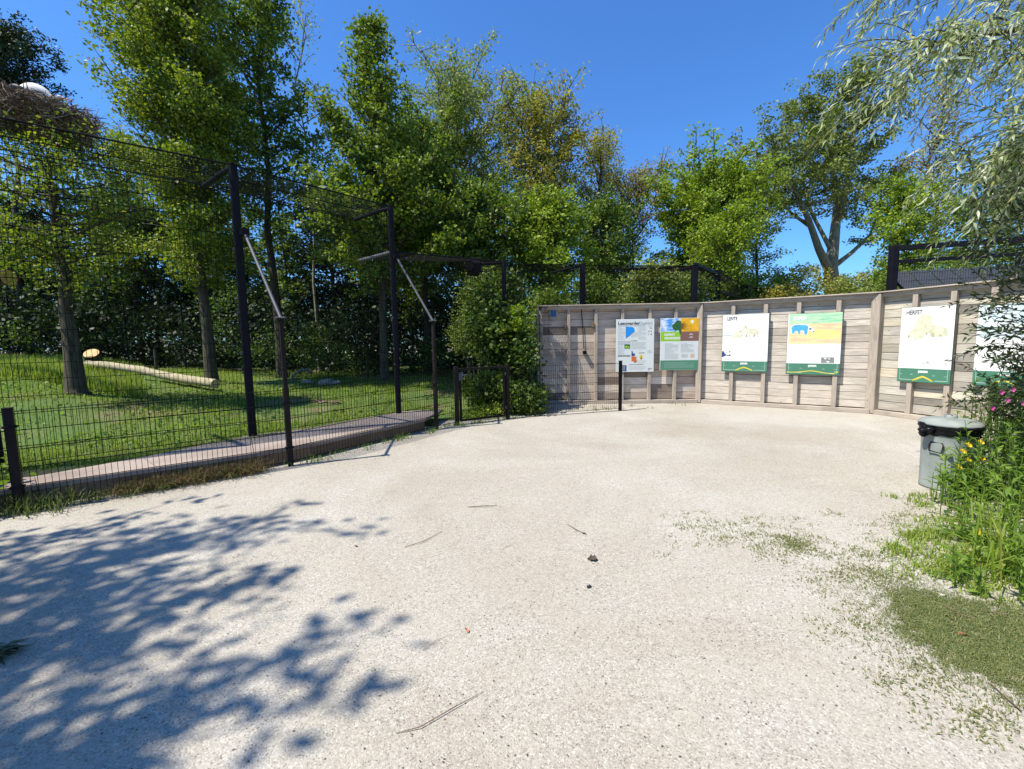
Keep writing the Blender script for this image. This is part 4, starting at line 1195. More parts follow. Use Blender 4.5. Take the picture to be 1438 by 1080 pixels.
# big shrub between gate and wall (built from several leafy masses)
def pb(px, py, Y, rx, ry, rz):
    p = at_y(px, py, Y); return (p.x, p.y, p.z, rx, ry, rz)
shrub('elder_shrub', 'tall dense dark green shrub filling the gap between the gate and the wooden wall',
      [pb(695, 470, 10.2, .55, .6, .85), pb(676, 430, 10.4, .34, .4, .5), pb(728, 500, 10.1, .40, .5, .65), pb(690, 548, 9.8, .6, .5, .45), pb(735, 560, 9.7, .42, .4, .4), pb(705, 405, 11, .5, .5, .4)], 17000, .105, 'shade', 71, 20, (-.2, 10.3), clump=.14, hollow=.3)
shrub('flowering_shrub', 'paler grey-green shrub with faded blossom left of the tall shrub below the floodlight box',
      [pb(665, 425, 10.9, .4, .5, .7), pb(650, 470, 11, .35, .5, .6), pb(685, 395, 11.2, .5, .5, .45)], 5000, .06, 'maple', 72, 12, (-.9, 11), clump=.1)
shrub('young_ash', 'bright fern-leaved young plant poking out above the tall shrub beside the wall', [pb(726, 436, 10.0, .22, .2, .10), pb(727, 452, 9.9, .25, .2, .12), pb(712, 462, 9.8, .3, .2, .05)], 900, .10, 'bright', 73, 4, (.05, 10.0), clump=.05)
# shrubs behind wall
for i, (px, py, Y, rx, rz, lf, lb) in enumerate((
    (790, 410, 13.2, 1.5, .75, 'mid', 'green bushes behind the first panel of the fence above the wall'),
    (870, 405, 13.4, 1.4, .7, 'pale', 'light green bush behind the mesh left of the roofed fence corner'),
    (945, 410, 14.0, 1.3, .7, 'mid', 'green bush behind the mesh at the roofed fence corner'),
    (1060, 398, 20, 1.7, .8, 'bright', 'yellow-green low shrub beyond the receding fence'),
    (1150, 396, 19, 2.2, 1.0, 'olive', 'broad pale olive shrub at the foot of the forked tree'),
    (1225, 398, 18, 1.5, 1.0, 'pale', 'grey-green shrub between the forked tree and the cage frame'),
    (1010, 400, 17.5, 1.4, .6, 'mid', 'small dark green shrub behind the receding fence'),
    (1345, 385, 14.5, 2.4, 1.1, 'mid', 'green shrub behind the black cage frame'),
    )):
    p = at_y(px, py, Y)
    rb = random.Random(300+i); bb = [(p.x, Y, max(.9, p.z-1.0), rx, .9, 1.1)]
    for k in range(9):
        q_ = rb.uniform(.22, .55); bb.append((p.x+rb.uniform(-1, 1)*rx, Y+rb.uniform(-.5, .5), p.z+rb.uniform(-.75, .35)*rz*1.3, q_*1.2, q_, q_))
    shrub('wall_shrub', lb, bb, 8500, .11, lf, 80+i, 12, None, clump=.16)
# undergrowth inside the wood
bl = []
for i in range(44):
    px = -420 + i*27 + r_.uniform(-10, 10); Y = 17.5 + r_.uniform(-1.2, 1.8) ; x = (px-719)/FPX*Y; z = g1(x, Y)
    bl.append((x, Y, z+.9+r_.uniform(0, .4), 1.1, .9, 1.2+r_.uniform(0, .6)))
    if i % 2: bl.append((x, Y+2.0, z+2.6, 1.5, .9, 1.3))
for i in range(30):
    px = -460 + i*40 + r_.uniform(-10, 10); Y = 24 + r_.uniform(-1, 1); x = (px-719)/FPX*Y; z = g1(x, Y)
    bl.append((x, Y, z+1.4, 2.0, .8, 1.9)); bl.append((x, Y+.5, z+3.6, 2.0, .8, 1.6))
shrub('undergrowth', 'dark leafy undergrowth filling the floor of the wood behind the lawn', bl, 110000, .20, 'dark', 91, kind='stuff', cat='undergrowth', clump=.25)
bl = []
for i in range(14):
    px = 330 + i*26 + r_.uniform(-14, 14); Y = 15.6 + r_.uniform(-.6, .8); x = (px-719)/FPX*Y; z = g1(x, Y)
    bl.append((x, Y, z+.4+r_.uniform(0, .9), .5, .4, .5))
for (px, py) in ((440, 470), (480, 455), (430, 500), (475, 500), (20, 470), (330, 420), (300, 440)):
    p = at_y(px, py, 15.2); bl.append((p.x, p.y, p.z, .45, .4, .5))
shrub('bramble_patch', 'lighter green brambles at the edge of the wood behind the lawn', bl, 6500, .11, 'shade', 92, kind='stuff', cat='undergrowth', clump=.18)

# ------------------------------------------------------------------ lawn objects
def log(name, label, pts, r, mat='log', cat='log', faces=True):
    root = empty(name, pts[0], label, cat)
    n = len(pts); rr_ = r if isinstance(r, list) else [r]*n
    mb = MB(); mb.tube(pts, rr_, 16, False); mb.obj('bark', M[mat], root, True)
    for (p, q, rad) in ((pts[0], pts[1], rr_[0]), (pts[-1], pts[-2], rr_[-1])):
        d_ = (Vector(p)-Vector(q)).normalized(); a = d_.orthogonal().normalized(); b = d_.cross(a)
        mb = MB(); p = Vector(p)
        mb.poly([p+d_*.002+(a*cos(k*pi/8)+b*sin(k*pi/8))*rad for k in range(16)]); mb.obj('cut_face', M['cut'], root)
    return root
t = NT('cut_wood'); t.base(t.ramp(t.noise(t.coord(), 14, 4), [(.3, (.50, .30, .12)), (.7, (.72, .50, .24))])).rough(.7); M['cut'] = t.m
def gp(px, Y, dz=0): 
    x = at_y(px, 500, Y).x; return Vector((x, Y, g1(x, Y)+dz))
log('fallen_log', 'long pale debarked log lying across the lawn', [Vector(at_y(px, py, Y)) for px, py, Y in ((122, 511, 12.2), (150, 513, 12.1), (180, 517, 11.95), (200, 520, 11.8), (215, 524, 11.65), (240, 529, 11.45), (262, 533, 11.3), (285, 536, 11.15), (303, 539, 11.0))], [.095, .105, .10, .11, .10, .11, .115, .11, .12])
print('LOGZ', [(round(at_y(px, py, Y).z, 2), round(g1(at_y(px, py, Y).x, Y), 2)) for px, py, Y in ((122, 511, 12.2), (200, 519, 11.8), (262, 533, 11.3), (303, 539, 11.0), (131, 497, 12.9))])
sp0 = at_y(131, 497, 12.6); log('tree_stump', 'sawn-off stump with bright yellow cut face behind the fallen log', [Vector((sp0.x, 12.6, g1(sp0.x, 12.6)-.1)), sp0-Vector((.02, .0, .05)), sp0+Vector((0, -.06, .02))], [.22, .19, .18], 'bark')
hl = at_y(4, 390, 8.8)
hlog = empty('climbing_log', (hl.x-2.2, hl.y+.2, g1(hl.x-2.2, 9)), 'raised log end with a yellow cut face at the left edge of the photo', 'log')
mb = MB(); mb.tube([(hl.x+.12, hl.y, hl.z), (hl.x-1.2, hl.y+.1, hl.z+.03), (hl.x-2.6, hl.y+.2, hl.z+.05)], .155, 16, False); mb.obj('bark', M['bark'], hlog, True)
mb = MB(); mb.poly([(hl.x+.122, hl.y+.155*cos(k*pi/8), hl.z+.155*sin(k*pi/8)) for k in range(16)]); mb.obj('cut_face', M['cut'], hlog)
mb = MB(); mb.tube([(hl.x-2.2, hl.y+.2, g1(hl.x-2.2, 9)-.1), (hl.x-2.2, hl.y+.2, hl.z-.1)], .13, 12); mb.obj('support_post', M['bark'], hlog)
# stones, arched branch, soil heaps
def rock(label, px, Y, sx, sy, sz, seed, mat):
    p = gp(px, Y); bm = bmesh.new(); bmesh.ops.create_icosphere(bm, subdivisions=3, radius=1); r2 = random.Random(seed)
    ph_ = [r2.uniform(0, 6) for _ in range(6)]
    for v in bm.verts:
        k = 1+.13*sin(v.co.x*3+ph_[0])+.12*sin(v.co.y*4+ph_[1])+.1*sin(v.co.z*5+ph_[2])+.05*sin(v.co.x*9+v.co.y*8+ph_[3])
        v.co = Vector((v.co.x*sx*k, v.co.y*sy*k, v.co.z*sz*k + sz*.45))
    me = bpy.data.meshes.new('stone'); bm.to_mesh(me); bm.free()
    o = link('stone', me, mat, None, True); o.location = p; tag(o, label, 'stone'); return o
STN = plain('field_stone', (.30, .25, .20), .85, 0, .3, 6)
rock('larger pale stone on the bare soil beyond the lawn', 455, 13.3, .28, .2, .12, 1, STN)
rock('small round stone right of the larger pale stone', 468, 13.2, .16, .12, .11, 2, STN)
rock('flat stone near the base of the second tall post', 430, 13.6, .22, .2, .07, 3, STN)
q = [gp(406, 13.4, .05), gp(411, 13.4, .28), gp(420, 13.5, .40), gp(430, 13.6, .42), gp(437, 13.7, .3)]
mb = MB(); mb.tube(q, [.05, .045, .05, .06, .05], 8); tag(mb.obj('arched_branch', M['bark_pale']), 'dead branch arching out of the grass beside the stones', 'branch')
mb = MB(); p = gp(455, 9.6, .04)
for i in range(7):
    a = r_.uniform(-.3, .3); c = p + Vector((r_.uniform(-.25, .25), r_.uniform(-.08, .08), r_.uniform(0, .04)))
    mb.tube([c-Vector((.14, a*.2, 0)), c+Vector((0, 0, .03)), c+Vector((.14, a*.3, -.01))], [.01, .03, .008], 6)
tag(mb.obj('dead_twigs', M['dry']), 'small heap of dark dead twigs lying on the lawn', 'twigs')
# short posts and wire at the rear of the lawn
for i, px in enumerate((218, 515, 612)):
    p = gp(px, 15.0); mb = MB(); mb.tube([p-Vector((0, 0, .1)), p+Vector((0, 0, .75))], [.045, .04], 8)
    tag(mb.obj('stake', M['bark']), 'short wooden stake at the rear of the lawn, ' + ('near the sawn stump', 'near the second tall fence post', 'near the third short fence post')[i], 'stake', 'stakes at the back of the lawn')
# rear mesh fence of the enclosure (dark)
bf = empty('back_fence', tuple(gp(250, 16.2)), 'dark mesh fence closing the enclosure in front of the wood', 'fence')
pf = [gp(px, 16.2 - .0*px) for px in range(-300, 660, 80)]
for i, p in enumerate(pf):
    if i % 1 == 0: mb = MB(); mb.tube([p-Vector((0, 0, .1)), p+Vector((0, 0, 2.4))], .03, 6); mb.obj('post', M['black'], bf)
mbp = MB()
for a, b in zip(pf[:-1], pf[1:]):
    mbp = MB(); wire_panel(a, b, a.z+.05, a.z+2.3, .10, .25, .004, False, z0b=b.z+.05, z1b=b.z+2.3, mb=mbp); mbp.obj('mesh_panel', M['wire'], bf)

# ------------------------------------------------------------------ stork nest
nc = at_y(62, 196, 8.6); nz = nc.z
nest = empty('stork_nest', (nc.x, nc.y, nz-.1), 'large untidy stick nest on top of the cut-off trunk', 'nest')
rg = np.random.default_rng(9); mb = MB()
rn = random.Random(9)
for i in range(2300):
    a = rn.uniform(0, 6.283); h = rn.random()
    rad = (.36+.42*h**.7)*rn.uniform(.78, 1.12); z = nz+.04+.48*h
    p = Vector((nc.x+cos(a)*rad, nc.y+sin(a)*rad, z))
    tdir = Vector((-sin(a), cos(a), 0))*rn.uniform(-.3, 1) + Vector((cos(a), sin(a), 0))*rn.uniform(-.6, .6) + Vector((0, 0, rn.uniform(-.55, .4)))
    L = rn.uniform(.14, .55); tdir.normalize()
    md = Vector((rn.uniform(-.03, .03), rn.uniform(-.03, .03), rn.uniform(-.02, .03)))
    mb.tube([p-tdir*L/2, p+md, p+tdir*L/2], [.004, rn.uniform(.005, .013), .003], 4, False)
t = NT('nest_sticks'); g = t.n('ShaderNodeNewGeometry'); t.base(t.ramp(g.outputs['Random Per Island'], [(0, (.05, .035, .025)), (.4, (.16, .115, .08)), (.8, (.30, .23, .17)), (1, (.50, .42, .34))])).rough(.9)
mb.obj('sticks', t.m, nest)
mb = MB(); mb.lathe([(.0001, nz-.05), (.25, nz-.03), (.36, nz+.10), (.54, nz+.3), (.60, nz+.40), (.5, nz+.46), (.0001, nz+.40)], (nc.x, nc.y, 0), 24, lambda r, z, g, i: (r*(1+.08*sin(5*g+i)), z+.02*sin(4*g)))
mb.obj('core', M['dry'], nest, True)
# stork lying in the nest, head to the right
st = empty('stork', (nc.x, nc.y, nz+.45), 'white stork with black wing feathers lying in the nest', 'bird')
def skin_obj(name, chain, mat, parent, sub=2):
    me = bpy.data.meshes.new(name)
    me.from_pydata([tuple(p) for p, r in chain], [(i, i+1) for i in range(len(chain)-1)], [])
    o = bpy.data.objects.new(name, me); COL.objects.link(o)
    md = o.modifiers.new('s', 'SKIN'); sb = o.modifiers.new('b', 'SUBSURF'); sb.levels = sb.render_levels = sub
    for i, (p, r) in enumerate(chain):
        sv = me.skin_vertices[0].data[i]; sv.radius = r if isinstance(r, tuple) else (r, r); sv.use_root = (i == 0)
    bpy.context.view_layer.update()
    me2 = bpy.data.meshes.new_from_object(o.evaluated_get(bpy.context.evaluated_depsgraph_get()))
    bpy.data.objects.remove(o)
    return link(name, me2, mat, parent, True)
bz = nz+.74
def sp3(u, v, w_=0): return Vector((nc.x+u*1.08+.1*w_, nc.y-.1+w_*1.08, bz+v*1.12))
WHT = plain('white_feathers', (.78, .74, .68), .8, 0, .08, 8); BLK = plain('black_feathers', (.03, .027, .03), .6, 0, .2)
skin_obj('body', [(sp3(-.30, .06), .03), (sp3(-.20, .07), .07), (sp3(-.06, .08), .125), (sp3(.08, .06), .14), (sp3(.20, .0), .115), (sp3(.28, -.05), .06), (sp3(.34, -.07), .035), (sp3(.40, -.05), .033), (sp3(.44, -.035), .042), (sp3(.485, -.05), .025)], WHT, st)
for s_ in (-1, 1):
    skin_obj('wing', [(sp3(-.40, .05, -.05*s_*-1), .014), (sp3(-.28, .07, .085*s_), .045), (sp3(-.14, .065, .125*s_), .055), (sp3(-.0, .02, .15*s_), .03)], BLK, st)
mb = MB(); mb.tube([sp3(.48, -.05), sp3(.60, -.085), sp3(.68, -.10)], [.016, .010, .003], 8); mb.obj('beak', plain('red_beak', (.45, .07, .03), .5), st)

# ------------------------------------------------------------------ grass on the lawn
rg = np.random.default_rng(21)
def lawn_pts(n, ymin=4.0, ymax=17):
    px = rg.uniform(-40, 700, n); Y = ymin + (ymax-ymin)*rg.random(n)**1.1
    X = (px-719)/FPX*Y; d = dist_fence(X, Y)
    k = (d > 1.0+.12*np.sin(X*3)) & ~((X > -1.5) & (d < 1.6))
    # bare patches
    bare = (np.sin(X*1.1+.5)*np.cos(Y*.9+X*.4) > .42) & (rg.random(n) < .85)
    k &= ~bare
    X, Y = X[k], Y[k]
    return np.stack([X, Y, gh(X, Y)+.003], 1)
P = lawn_pts(120000)
hh = .055 + .03*np.sin(P[:, 0]*1.3)*np.sin(P[:, 1]*1.1) + .09*np.clip((P[:, 1]-11)/4, 0, 1)*rg.random(len(P))
V, F_ = blades(P, hh, .011, rg, .9)
tag(link('lawn_grass', np_mesh('lawn_grass', V, F_), M['grass']), 'short sunlit green grass growing over the enclosure lawn', 'grass', kind='stuff')
P = lawn_pts(5500, 6, 16); P[:, 2] += .03
V, F_ = leaf_quads(P, .09, rg, 1.5); tag(link('lawn_weeds', np_mesh('lawn_weeds', V, F_), M['leaf_weed']), 'broad-leaved weeds scattered through the enclosure lawn', 'weeds', kind='stuff')
# mixed growth on the left mound
P = lawn_pts(60000, 9, 16); P = P[(P[:, 0]/P[:, 1] < -.85)]; 
V, F_ = blades(P, .26, .013, rg, .7); tag(link('tall_grass', np_mesh('tall_grass', V, F_), M['grass']), 'longer grass on the mound at the left of the enclosure', 'grass', kind='stuff')

# grass and weeds along kerb
def along_line(pts, n, wdt, off=0):
    out = []
    seg = [(Vector(a), Vector(b)) for a, b in zip(pts[:-1], pts[1:])]; L = [(b-a).length for a, b in seg]; T = sum(L)
    for _ in range(n):
        u = rnd2.random()*T; i = 0
        while u > L[i]: u -= L[i]; i += 1
        a, b = seg[i]; d = (b-a).normalized(); nn_ = Vector((d.y, -d.x, 0))
        out.append(a + d*u + nn_*(off+rnd2.gauss(0, wdt)))
    return out
rnd2 = random.Random(5)
kb = [Vector((f.x, f.y, 0)) for f in front]
def tufts(centres, per, h, wdt, spread, mat, name, label, cat='grass', lean=1.0):
    C2_ = np.array([tuple(c) for c in centres]); Pn = np.repeat(C2_, rg.poisson(per, len(C2_)), axis=0)
    Pn = Pn + rg.normal(size=Pn.shape)*np.array([spread, spread, 0]); Pn[:, 2] = 0.0
    V, F_ = blades(Pn, h, wdt, rg, lean); return tag(link(name, np_mesh(name, V, F_), M[mat]), label, cat, kind='stuff')
dryc = [c for c in along_line(kb[1:4], 90, .05, .06) if c.x > -4.3]
tufts(dryc, 40, .20, .005, .08, 'dry_grass', 'dry_grass', 'dry brown grass leaning against the timber kerb at the left', 'grass', 2.2)
tufts(along_line(kb[:4], 46, .05, .12), 14, .12, .007, .06, 'kerb_green', 'kerb_grass', 'green grass tufts growing along the foot of the timber kerb', 'grass', 2.0)
tufts(along_line([P1-Vector((.9, .5, 0)), P1+Vector((.3, .2, 0))], 40, .12, .05), 16, .20, .009, .08, 'kerb_green', 'corner_grass', 'long grass around the foot of the leftmost fence post')
tufts(along_line([P2, P3, G1, G2, G2+Vector((.5, .3, 0))], 46, .06, .05), 9, .10, .009, .06, 'leaf_weed', 'fence_weeds', 'low green weeds along the foot of the fence and gate')
tufts(along_line([PE-Vector((2.2, .2, 0)), PE+Vector((.2, .2, 0)), C1+Vector((-.4, -.3, 0))], 46, .25, -.3), 8, .07, .008, .06, 'dry_grass', 'wall_foot_weeds', 'sparse dry weeds on the gravel at the foot of the left wall section')
# broad leaves behind gate and left corner
shrub('low_plants', 'yellow-green low plants growing behind and under the gate', [(-.5, 9.05, .12, .5, .25, .14), (.35, 9.5, .10, .45, .2, .12), (-1.0, 8.9, .1, .3, .3, .1), (-.3, 9.6, .35, .7, .4, .35)], 3600, .045, 'bright', 95, kind='stuff', cat='plants', clump=.07)
shrub('corner_plants', 'leafy green plants behind the leftmost fence post at the left edge', [(-5.6, 4.3, .25, .35, .3, .3), (-5.25, 3.95, .12, .3, .2, .15)], 1500, .09, 'weed', 96, kind='stuff', cat='plants', clump=.09)

# ------------------------------------------------------------------ right side: weeds, turf, bin plants
def poly_pts(poly, n, rg_):
    xs_ = [p[0] for p in poly]; ys_ = [p[1] for p in poly]
    X = rg_.uniform(min(xs_), max(xs_), n); Y = rg_.uniform(min(ys_), max(ys_), n); ins = np.zeros(n, bool)
    j = len(poly)-1
    for i in range(len(poly)):
        xi, yi = poly[i]; xj, yj = poly[j]
        c = ((yi > Y) != (yj > Y)) & (X < (xj-xi)*(Y-yi)/(yj-yi+1e-12)+xi); ins ^= c; j = i
    return X[ins], Y[ins]
def gz(px, py): p = at_z(px, py, 0); return (p.x, p.y)
turf_poly = sm([gz(1252, 836), gz(1290, 828), gz(1340, 842), gz(1400, 850), gz(1470, 870), gz(1600, 930), gz(1560, 1000), gz(1438, 975), gz(1400, 962), gz(1340, 935), gz(1290, 905), gz(1256, 880)])
X, Y = poly_pts(turf_poly, 90000, rg); 
P = np.stack([X, Y, np.full(len(X), .004)], 1); P[:, :2] += rg.normal(size=(len(P), 2))*(.03+.24*rg.random((len(P), 1))**2.2)
P = P[(rg.random(len(P)) < .35 + .65*(np.sin(P[:, 0]*23+3*np.sin(P[:, 1]*17))*np.sin(P[:, 1]*29+2*np.sin(P[:, 0]*13)) > -.35))]
V, F_ = blades(P, .012, .0035, rg, 1.6, .6)
tag(link('moss_turf', np_mesh('moss_turf', V, F_), M['turf']), 'close-cropped dark green mossy turf patch at the lower right edge', 'grass', kind='stuff')
tcx = sum(p[0] for p in turf_poly)/len(turf_poly); tcy = sum(p[1] for p in turf_poly)/len(turf_poly)
tb = MB(); tb.poly([(tcx+(x-tcx)*f_, tcy+(y-tcy)*f_, .004) for (x, y), f_ in zip(turf_poly, [.78+.07*sin(i*1.3)+.05*sin(i*2.9) for i in range(len(turf_poly))])])
t = NT('mossy_soil'); n_ = t.noise(t.coord(), 9, 5, .7); t.base(t.ramp(n_, [(.3, (.07, .10, .04)), (.55, (.13, .15, .065)), (.72, (.26, .23, .16))])).rough(.95); t.bump(n_, .5, .01)
tag(tb.obj('mossy_soil', t.m), kind='structure')
for (pl, lb_) in (([(1322, 850), (1350, 866), (1372, 872)], 'pale straw lying on the mossy turf'), ([(1338, 853), (1347, 868)], 'short brown twig crossing the pale straw on the turf'), ([(1376, 860), (1400, 863), (1412, 865)], 'thin reddish straw at the back edge of the turf'), ([(1390, 962), (1415, 985), (1434, 1002)], 'dark bent twig at the front edge of the turf')):
    pts_ = [Vector(at_z(a, b, 0))+Vector((0, 0, .012)) for a, b in pl]; mb = MB(); mb.tube(pts_, .003, 5); tag(mb.obj('twig', M['dry']), lb_, 'twig')
X, Y = poly_pts(turf_poly, 700, rg); P = np.stack([X, Y, np.full(len(X), .012)], 1); V, F_ = leaf_quads(P, .016, rg, 2.0, .4)
tag(link('turf_litter', np_mesh('turf_litter', V, F_), M['verge']), 'small yellowish leaf bits lying in the mossy turf', 'litter', kind='stuff')
X, Y = poly_pts(turf_poly, 130, rg); tufts_in = [Vector((a, b, 0)) for a, b in zip(X, Y)]
# sparse tufts spreading over the gravel
cs = []
for (px, py, sx, sy, n) in ((1275, 720, 22, 9, 18), (1300, 755, 30, 12, 26), (1235, 735, 16, 4, 7), (1250, 775, 30, 12, 18), (1240, 815, 32, 9, 26), (1330, 715, 20, 10, 18), (1180, 790, 40, 14, 14), (1060, 752, 48, 11, 60), (1000, 735, 30, 7, 26), (1110, 768, 30, 10, 36), (1300, 950, 50, 18, 26), (1390, 1005, 40, 22, 26), (1180, 860, 40, 30, 22), (1130, 775, 40, 12, 26), (1200, 800, 30, 14, 30), (1165, 722, 12, 3, 3)):
    for _ in range(n):
        x, y = gz(px+rnd2.gauss(0, sx), py+rnd2.gauss(0, sy)); cs.append(Vector((x, y, 0)))
tufts(cs, 16, .018, .006, .035, 'verge', 'gravel_weeds', 'tiny tufts of weed scattered over the pale gravel', 'weeds', 1.8)
tufts(tufts_in, 14, .03, .005, .03, 'verge', 'turf_tufts', 'slightly taller weed tufts standing in the mossy turf', 'grass', 1.5)
cs2 = []
for (px, py, sx, sy, n) in ((1285, 705, 14, 8, 10), (1300, 755, 22, 9, 18), (1330, 745, 30, 12, 22), (1250, 770, 12, 8, 8), (1360, 730, 25, 18, 26), (1330, 790, 30, 15, 30), (1390, 800, 30, 22, 50), (1295, 800, 16, 8, 12)):
    for _ in range(n):
        x, y = gz(px+rnd2.gauss(0, sx), py+rnd2.gauss(0, sy)); cs2.append(Vector((x, y, 0)))
tufts(cs2, 20, .06, .007, .04, 'grass', 'verge_grass', 'ragged green grass tufts at the edge of the planted bed', 'grass', 1.3)
# leafy verge bed
def stems_bed(poly, n, h0, h1, leafL, leafW, mat, name, label, seed, kind='stuff', hfun=None, nleaf=16, cat='plants', droop=.3):
    rg_ = np.random.default_rng(seed); X, Y = poly_pts(poly, n, rg_)
    Ps, As = [], []; mb = MB(); r3 = random.Random(seed)
    for x, y in zip(X, Y):
        h = r3.uniform(h0, h1)*(hfun(x, y) if hfun else 1)
        ln = Vector((r3.uniform(-.25, .12), r3.uniform(-.3, .1), 1)).normalized()
        top = Vector((x, y, 0)) + ln*h
        mb.tube([(x, y, -.01), Vector((x, y, 0)).lerp(top, .5), top], [.004, .0035, .002], 4, False)
        az = r3.uniform(0, 6.28); k = max(4, int(nleaf*h/h1))
        for j in range(k):
            f = .12+.88*j/k; az += 2.4
            Ps.append(tuple(Vector((x, y, 0)).lerp(top, f))); e = .35+.6*f
            As.append((cos(az)*cos(e), sin(az)*cos(e), sin(e)))
    Ps = np.array(Ps); As = np.array(As)+rg_.normal(size=(len(As), 3))*.12
    N = np.zeros_like(Ps); N[:, 2] = 1; N += rg_.normal(size=N.shape)*.15
    V, F_ = leaf_folded(Ps, As, N, leafL, leafW, rg_, droop)
    base = len(V)
    o = link(name, np_mesh(name, V, F_), M[mat])
    tag(o, label, cat, kind=kind)
    so_ = mb.obj('stem', M[mat], o)
    return o
bed = [gz(1300, 700), gz(1352, 690), gz(1352, 650), gz(1395, 622), gz(1480, 615), (6.9, 5.6), (7.2, 2.4), gz(1560, 880), gz(1438, 858), gz(1380, 850), gz(1330, 830), gz(1325, 780), gz(1350, 745), gz(1310, 720)]
def hf(x, y):
    d = max(0, (x - (2.75+.62*(y-2.3)))) ; return .22 + min(1.0, d*1.1)
stems_bed(bed, 1500, .55, .95, .12, .030, 'leaf_weed', 'leafy_bed', 'dense bed of bright green lance-leaved weeds along the right edge', 101, hfun=hf)
tufts([Vector((x, y, 0)) for x, y in zip(*poly_pts(bed, 260, rg))], 16, .10, .009, .06, 'grass', 'bed_grass', 'grass growing between the leafy weeds of the right bed', 'grass', 1.0)
# long arching grass blades in front of the bed
P = np.array([(3.35+rnd2.gauss(0, .12), 2.75+rnd2.gauss(0, .12), 0) for _ in range(160)]); V, F_ = blades(P, .55, .010, rg, 1.1, .5)
tag(link('long_grass', np_mesh('long_grass', V, F_), M['grass']), 'clump of long arching grass at the right edge of the bed', 'grass', kind='stuff')
# yellow flowering plants beside the bin
def flower_plant(px, py, h, heads, label, seed):
    x, y = gz(px, py); r3 = random.Random(seed); rg_ = np.random.default_rng(seed)
    root = empty('flowering_plant', (x, y, 0), label, 'plant', 'yellow flowering plants by the bin')
    mb = MB(); Ps = []; As = []; tops = []
    for i in range(11):
        tp = Vector((x+r3.gauss(0, .13), y+r3.gauss(0, .1), h*r3.uniform(.5, 1.0))); b_ = Vector((x+r3.gauss(0, .03), y+r3.gauss(0, .03), 0))
        mb.tube([b_, b_.lerp(tp, .5)+Vector((0, 0, .02)), tp], [.004, .003, .002], 4, False); tops.append(tp)
        az = r3.uniform(0, 6)
        for j in range(8):
            az += 2.4; Ps.append(tuple(b_.lerp(tp, .2+.78*j/8))); As.append((cos(az), sin(az), r3.uniform(.1, .6)))
    mb.obj('stem', M['leaf_weed'], root)
    N = np.zeros((len(Ps), 3)); N[:, 2] = 1
    V, F_ = leaf_folded(np.array(Ps), np.array(As), N, .10, .05, rg_, .3); link('foliage', np_mesh('foliage', V, F_), M['leaf_weed'], root)
    for (hx, hy) in heads:
        c = at_y(hx, hy, y-.06); mb = MB()
        stp = Vector((x, y, c.z-.2)); 
        for k in range(9):
            a = k*2*pi/9; dd = Vector((cos(a), sin(a)*.5-.3, sin(a)*.6)).normalized()
            q = Vector((-sin(a), .1, cos(a))).normalized()
            mb.poly([c+dd*.006, c+dd*.022+q*.008, c+dd*.030, c+dd*.022-q*.008])
        mb.lathe([(.0001, .006), (.008, .003), (.0001, -.006)], c, 8)
        mb.obj('flower_head', M['petal'], root)
        mb = MB(); mb.tube([stp, c.lerp(stp, .4)+Vector((.01, 0, 0)), c], .0018, 4, False); mb.obj('stem', M['leaf_weed'], root)
M['petal'] = plain('yellow_petal', (.80, .52, .02), .6, 0, .1)
flower_plant(1352, 700, .42, [(1360, 625), (1352, 634), (1359, 646), (1346, 656)], 'yellow-flowered leafy plant leaning against the right side of the bin', 1)
flower_plant(1378, 700, .44, [(1377, 621), (1379, 644)], 'yellow-flowered plant just right of the bin plant', 2)
flower_plant(1340, 690, .22, [(1340, 683)], 'low plant with one yellow flower at the foot of the bin', 3)
flower_plant(1384, 765, .12, [(1372, 747)], 'single orange-yellow flower low among the weeds in front of the bed', 4)
# short green plant by wall behind bin
shrub('wall_weed', 'small green weed clump at the wall foot behind the bin', [tuple(at_z(1352, 600, .1))[:2]+(.14, .18, .12, .16)], 260, .05, 'weed', 97, 5, clump=.05)

# ------------------------------------------------------------------ dark bush and willow at the right
def strand_foliage(root_name, label, cat, limbs_, strands, leafL, leafW, mat, barkm, seed, group=None, base=(0, 0), flowers=None, dens=.035, droopv=1.0, lw=1.0):
    rg_ = np.random.default_rng(seed); r3 = random.Random(seed)
    root = empty(root_name, (base[0], base[1], 0), label, cat, group)
    mb = MB()
    for (pts, ra, rb) in limbs_:
        k = len(pts); mb.tube(pts, [ra+(rb-ra)*i/(k-1) for i in range(k)], 8)
    Ps, As = [], []
    for (p, d, L) in strands(r3):
        q = Vector(p); d = Vector(d).normalized(); st_ = [q.copy()]; n = max(4, int(L/dens)); ph_ = r3.uniform(0, 6)
        for i in range(n):
            d = (d + Vector((r3.uniform(-.05, .05), r3.uniform(-.05, .05), -.05*droopv))).normalized()
            q = q + d*dens
            if i % 3 == 0: st_.append(q.copy())
            side = d.cross(Vector((0, 0, 1)));
            if side.length < .1: side = Vector((1, 0, 0))
            side.normalize(); upv = side.cross(d)
            a = ph_ + i*2.4; o = side*cos(a) + upv*sin(a)
            Ps.append(tuple(q)); As.append(tuple(d*.9 + o*.65 + Vector((0, 0, -.15*droopv))))
        if len(st_) > 1: mb.tube(st_, [.0035*(1-.7*i/len(st_))*lw+.001 for i in range(len(st_))], 4, False)
    mb.obj('branches', M[barkm], root)
    Ps = np.array(Ps); As = np.array(As)
    N = rg_.normal(size=Ps.shape)*.6; N[:, 2] += .6
    V, F_ = leaf_folded(Ps, As, N, leafL, leafW, rg_, .22)
    link('foliage', np_mesh('foliage', V, F_), M[mat], root)
    return root, len(Ps)
WX, WY = 7.4, 3.6
def wl(pl): return [Vector(at_y(px, py, y)) for px, py, y in pl]
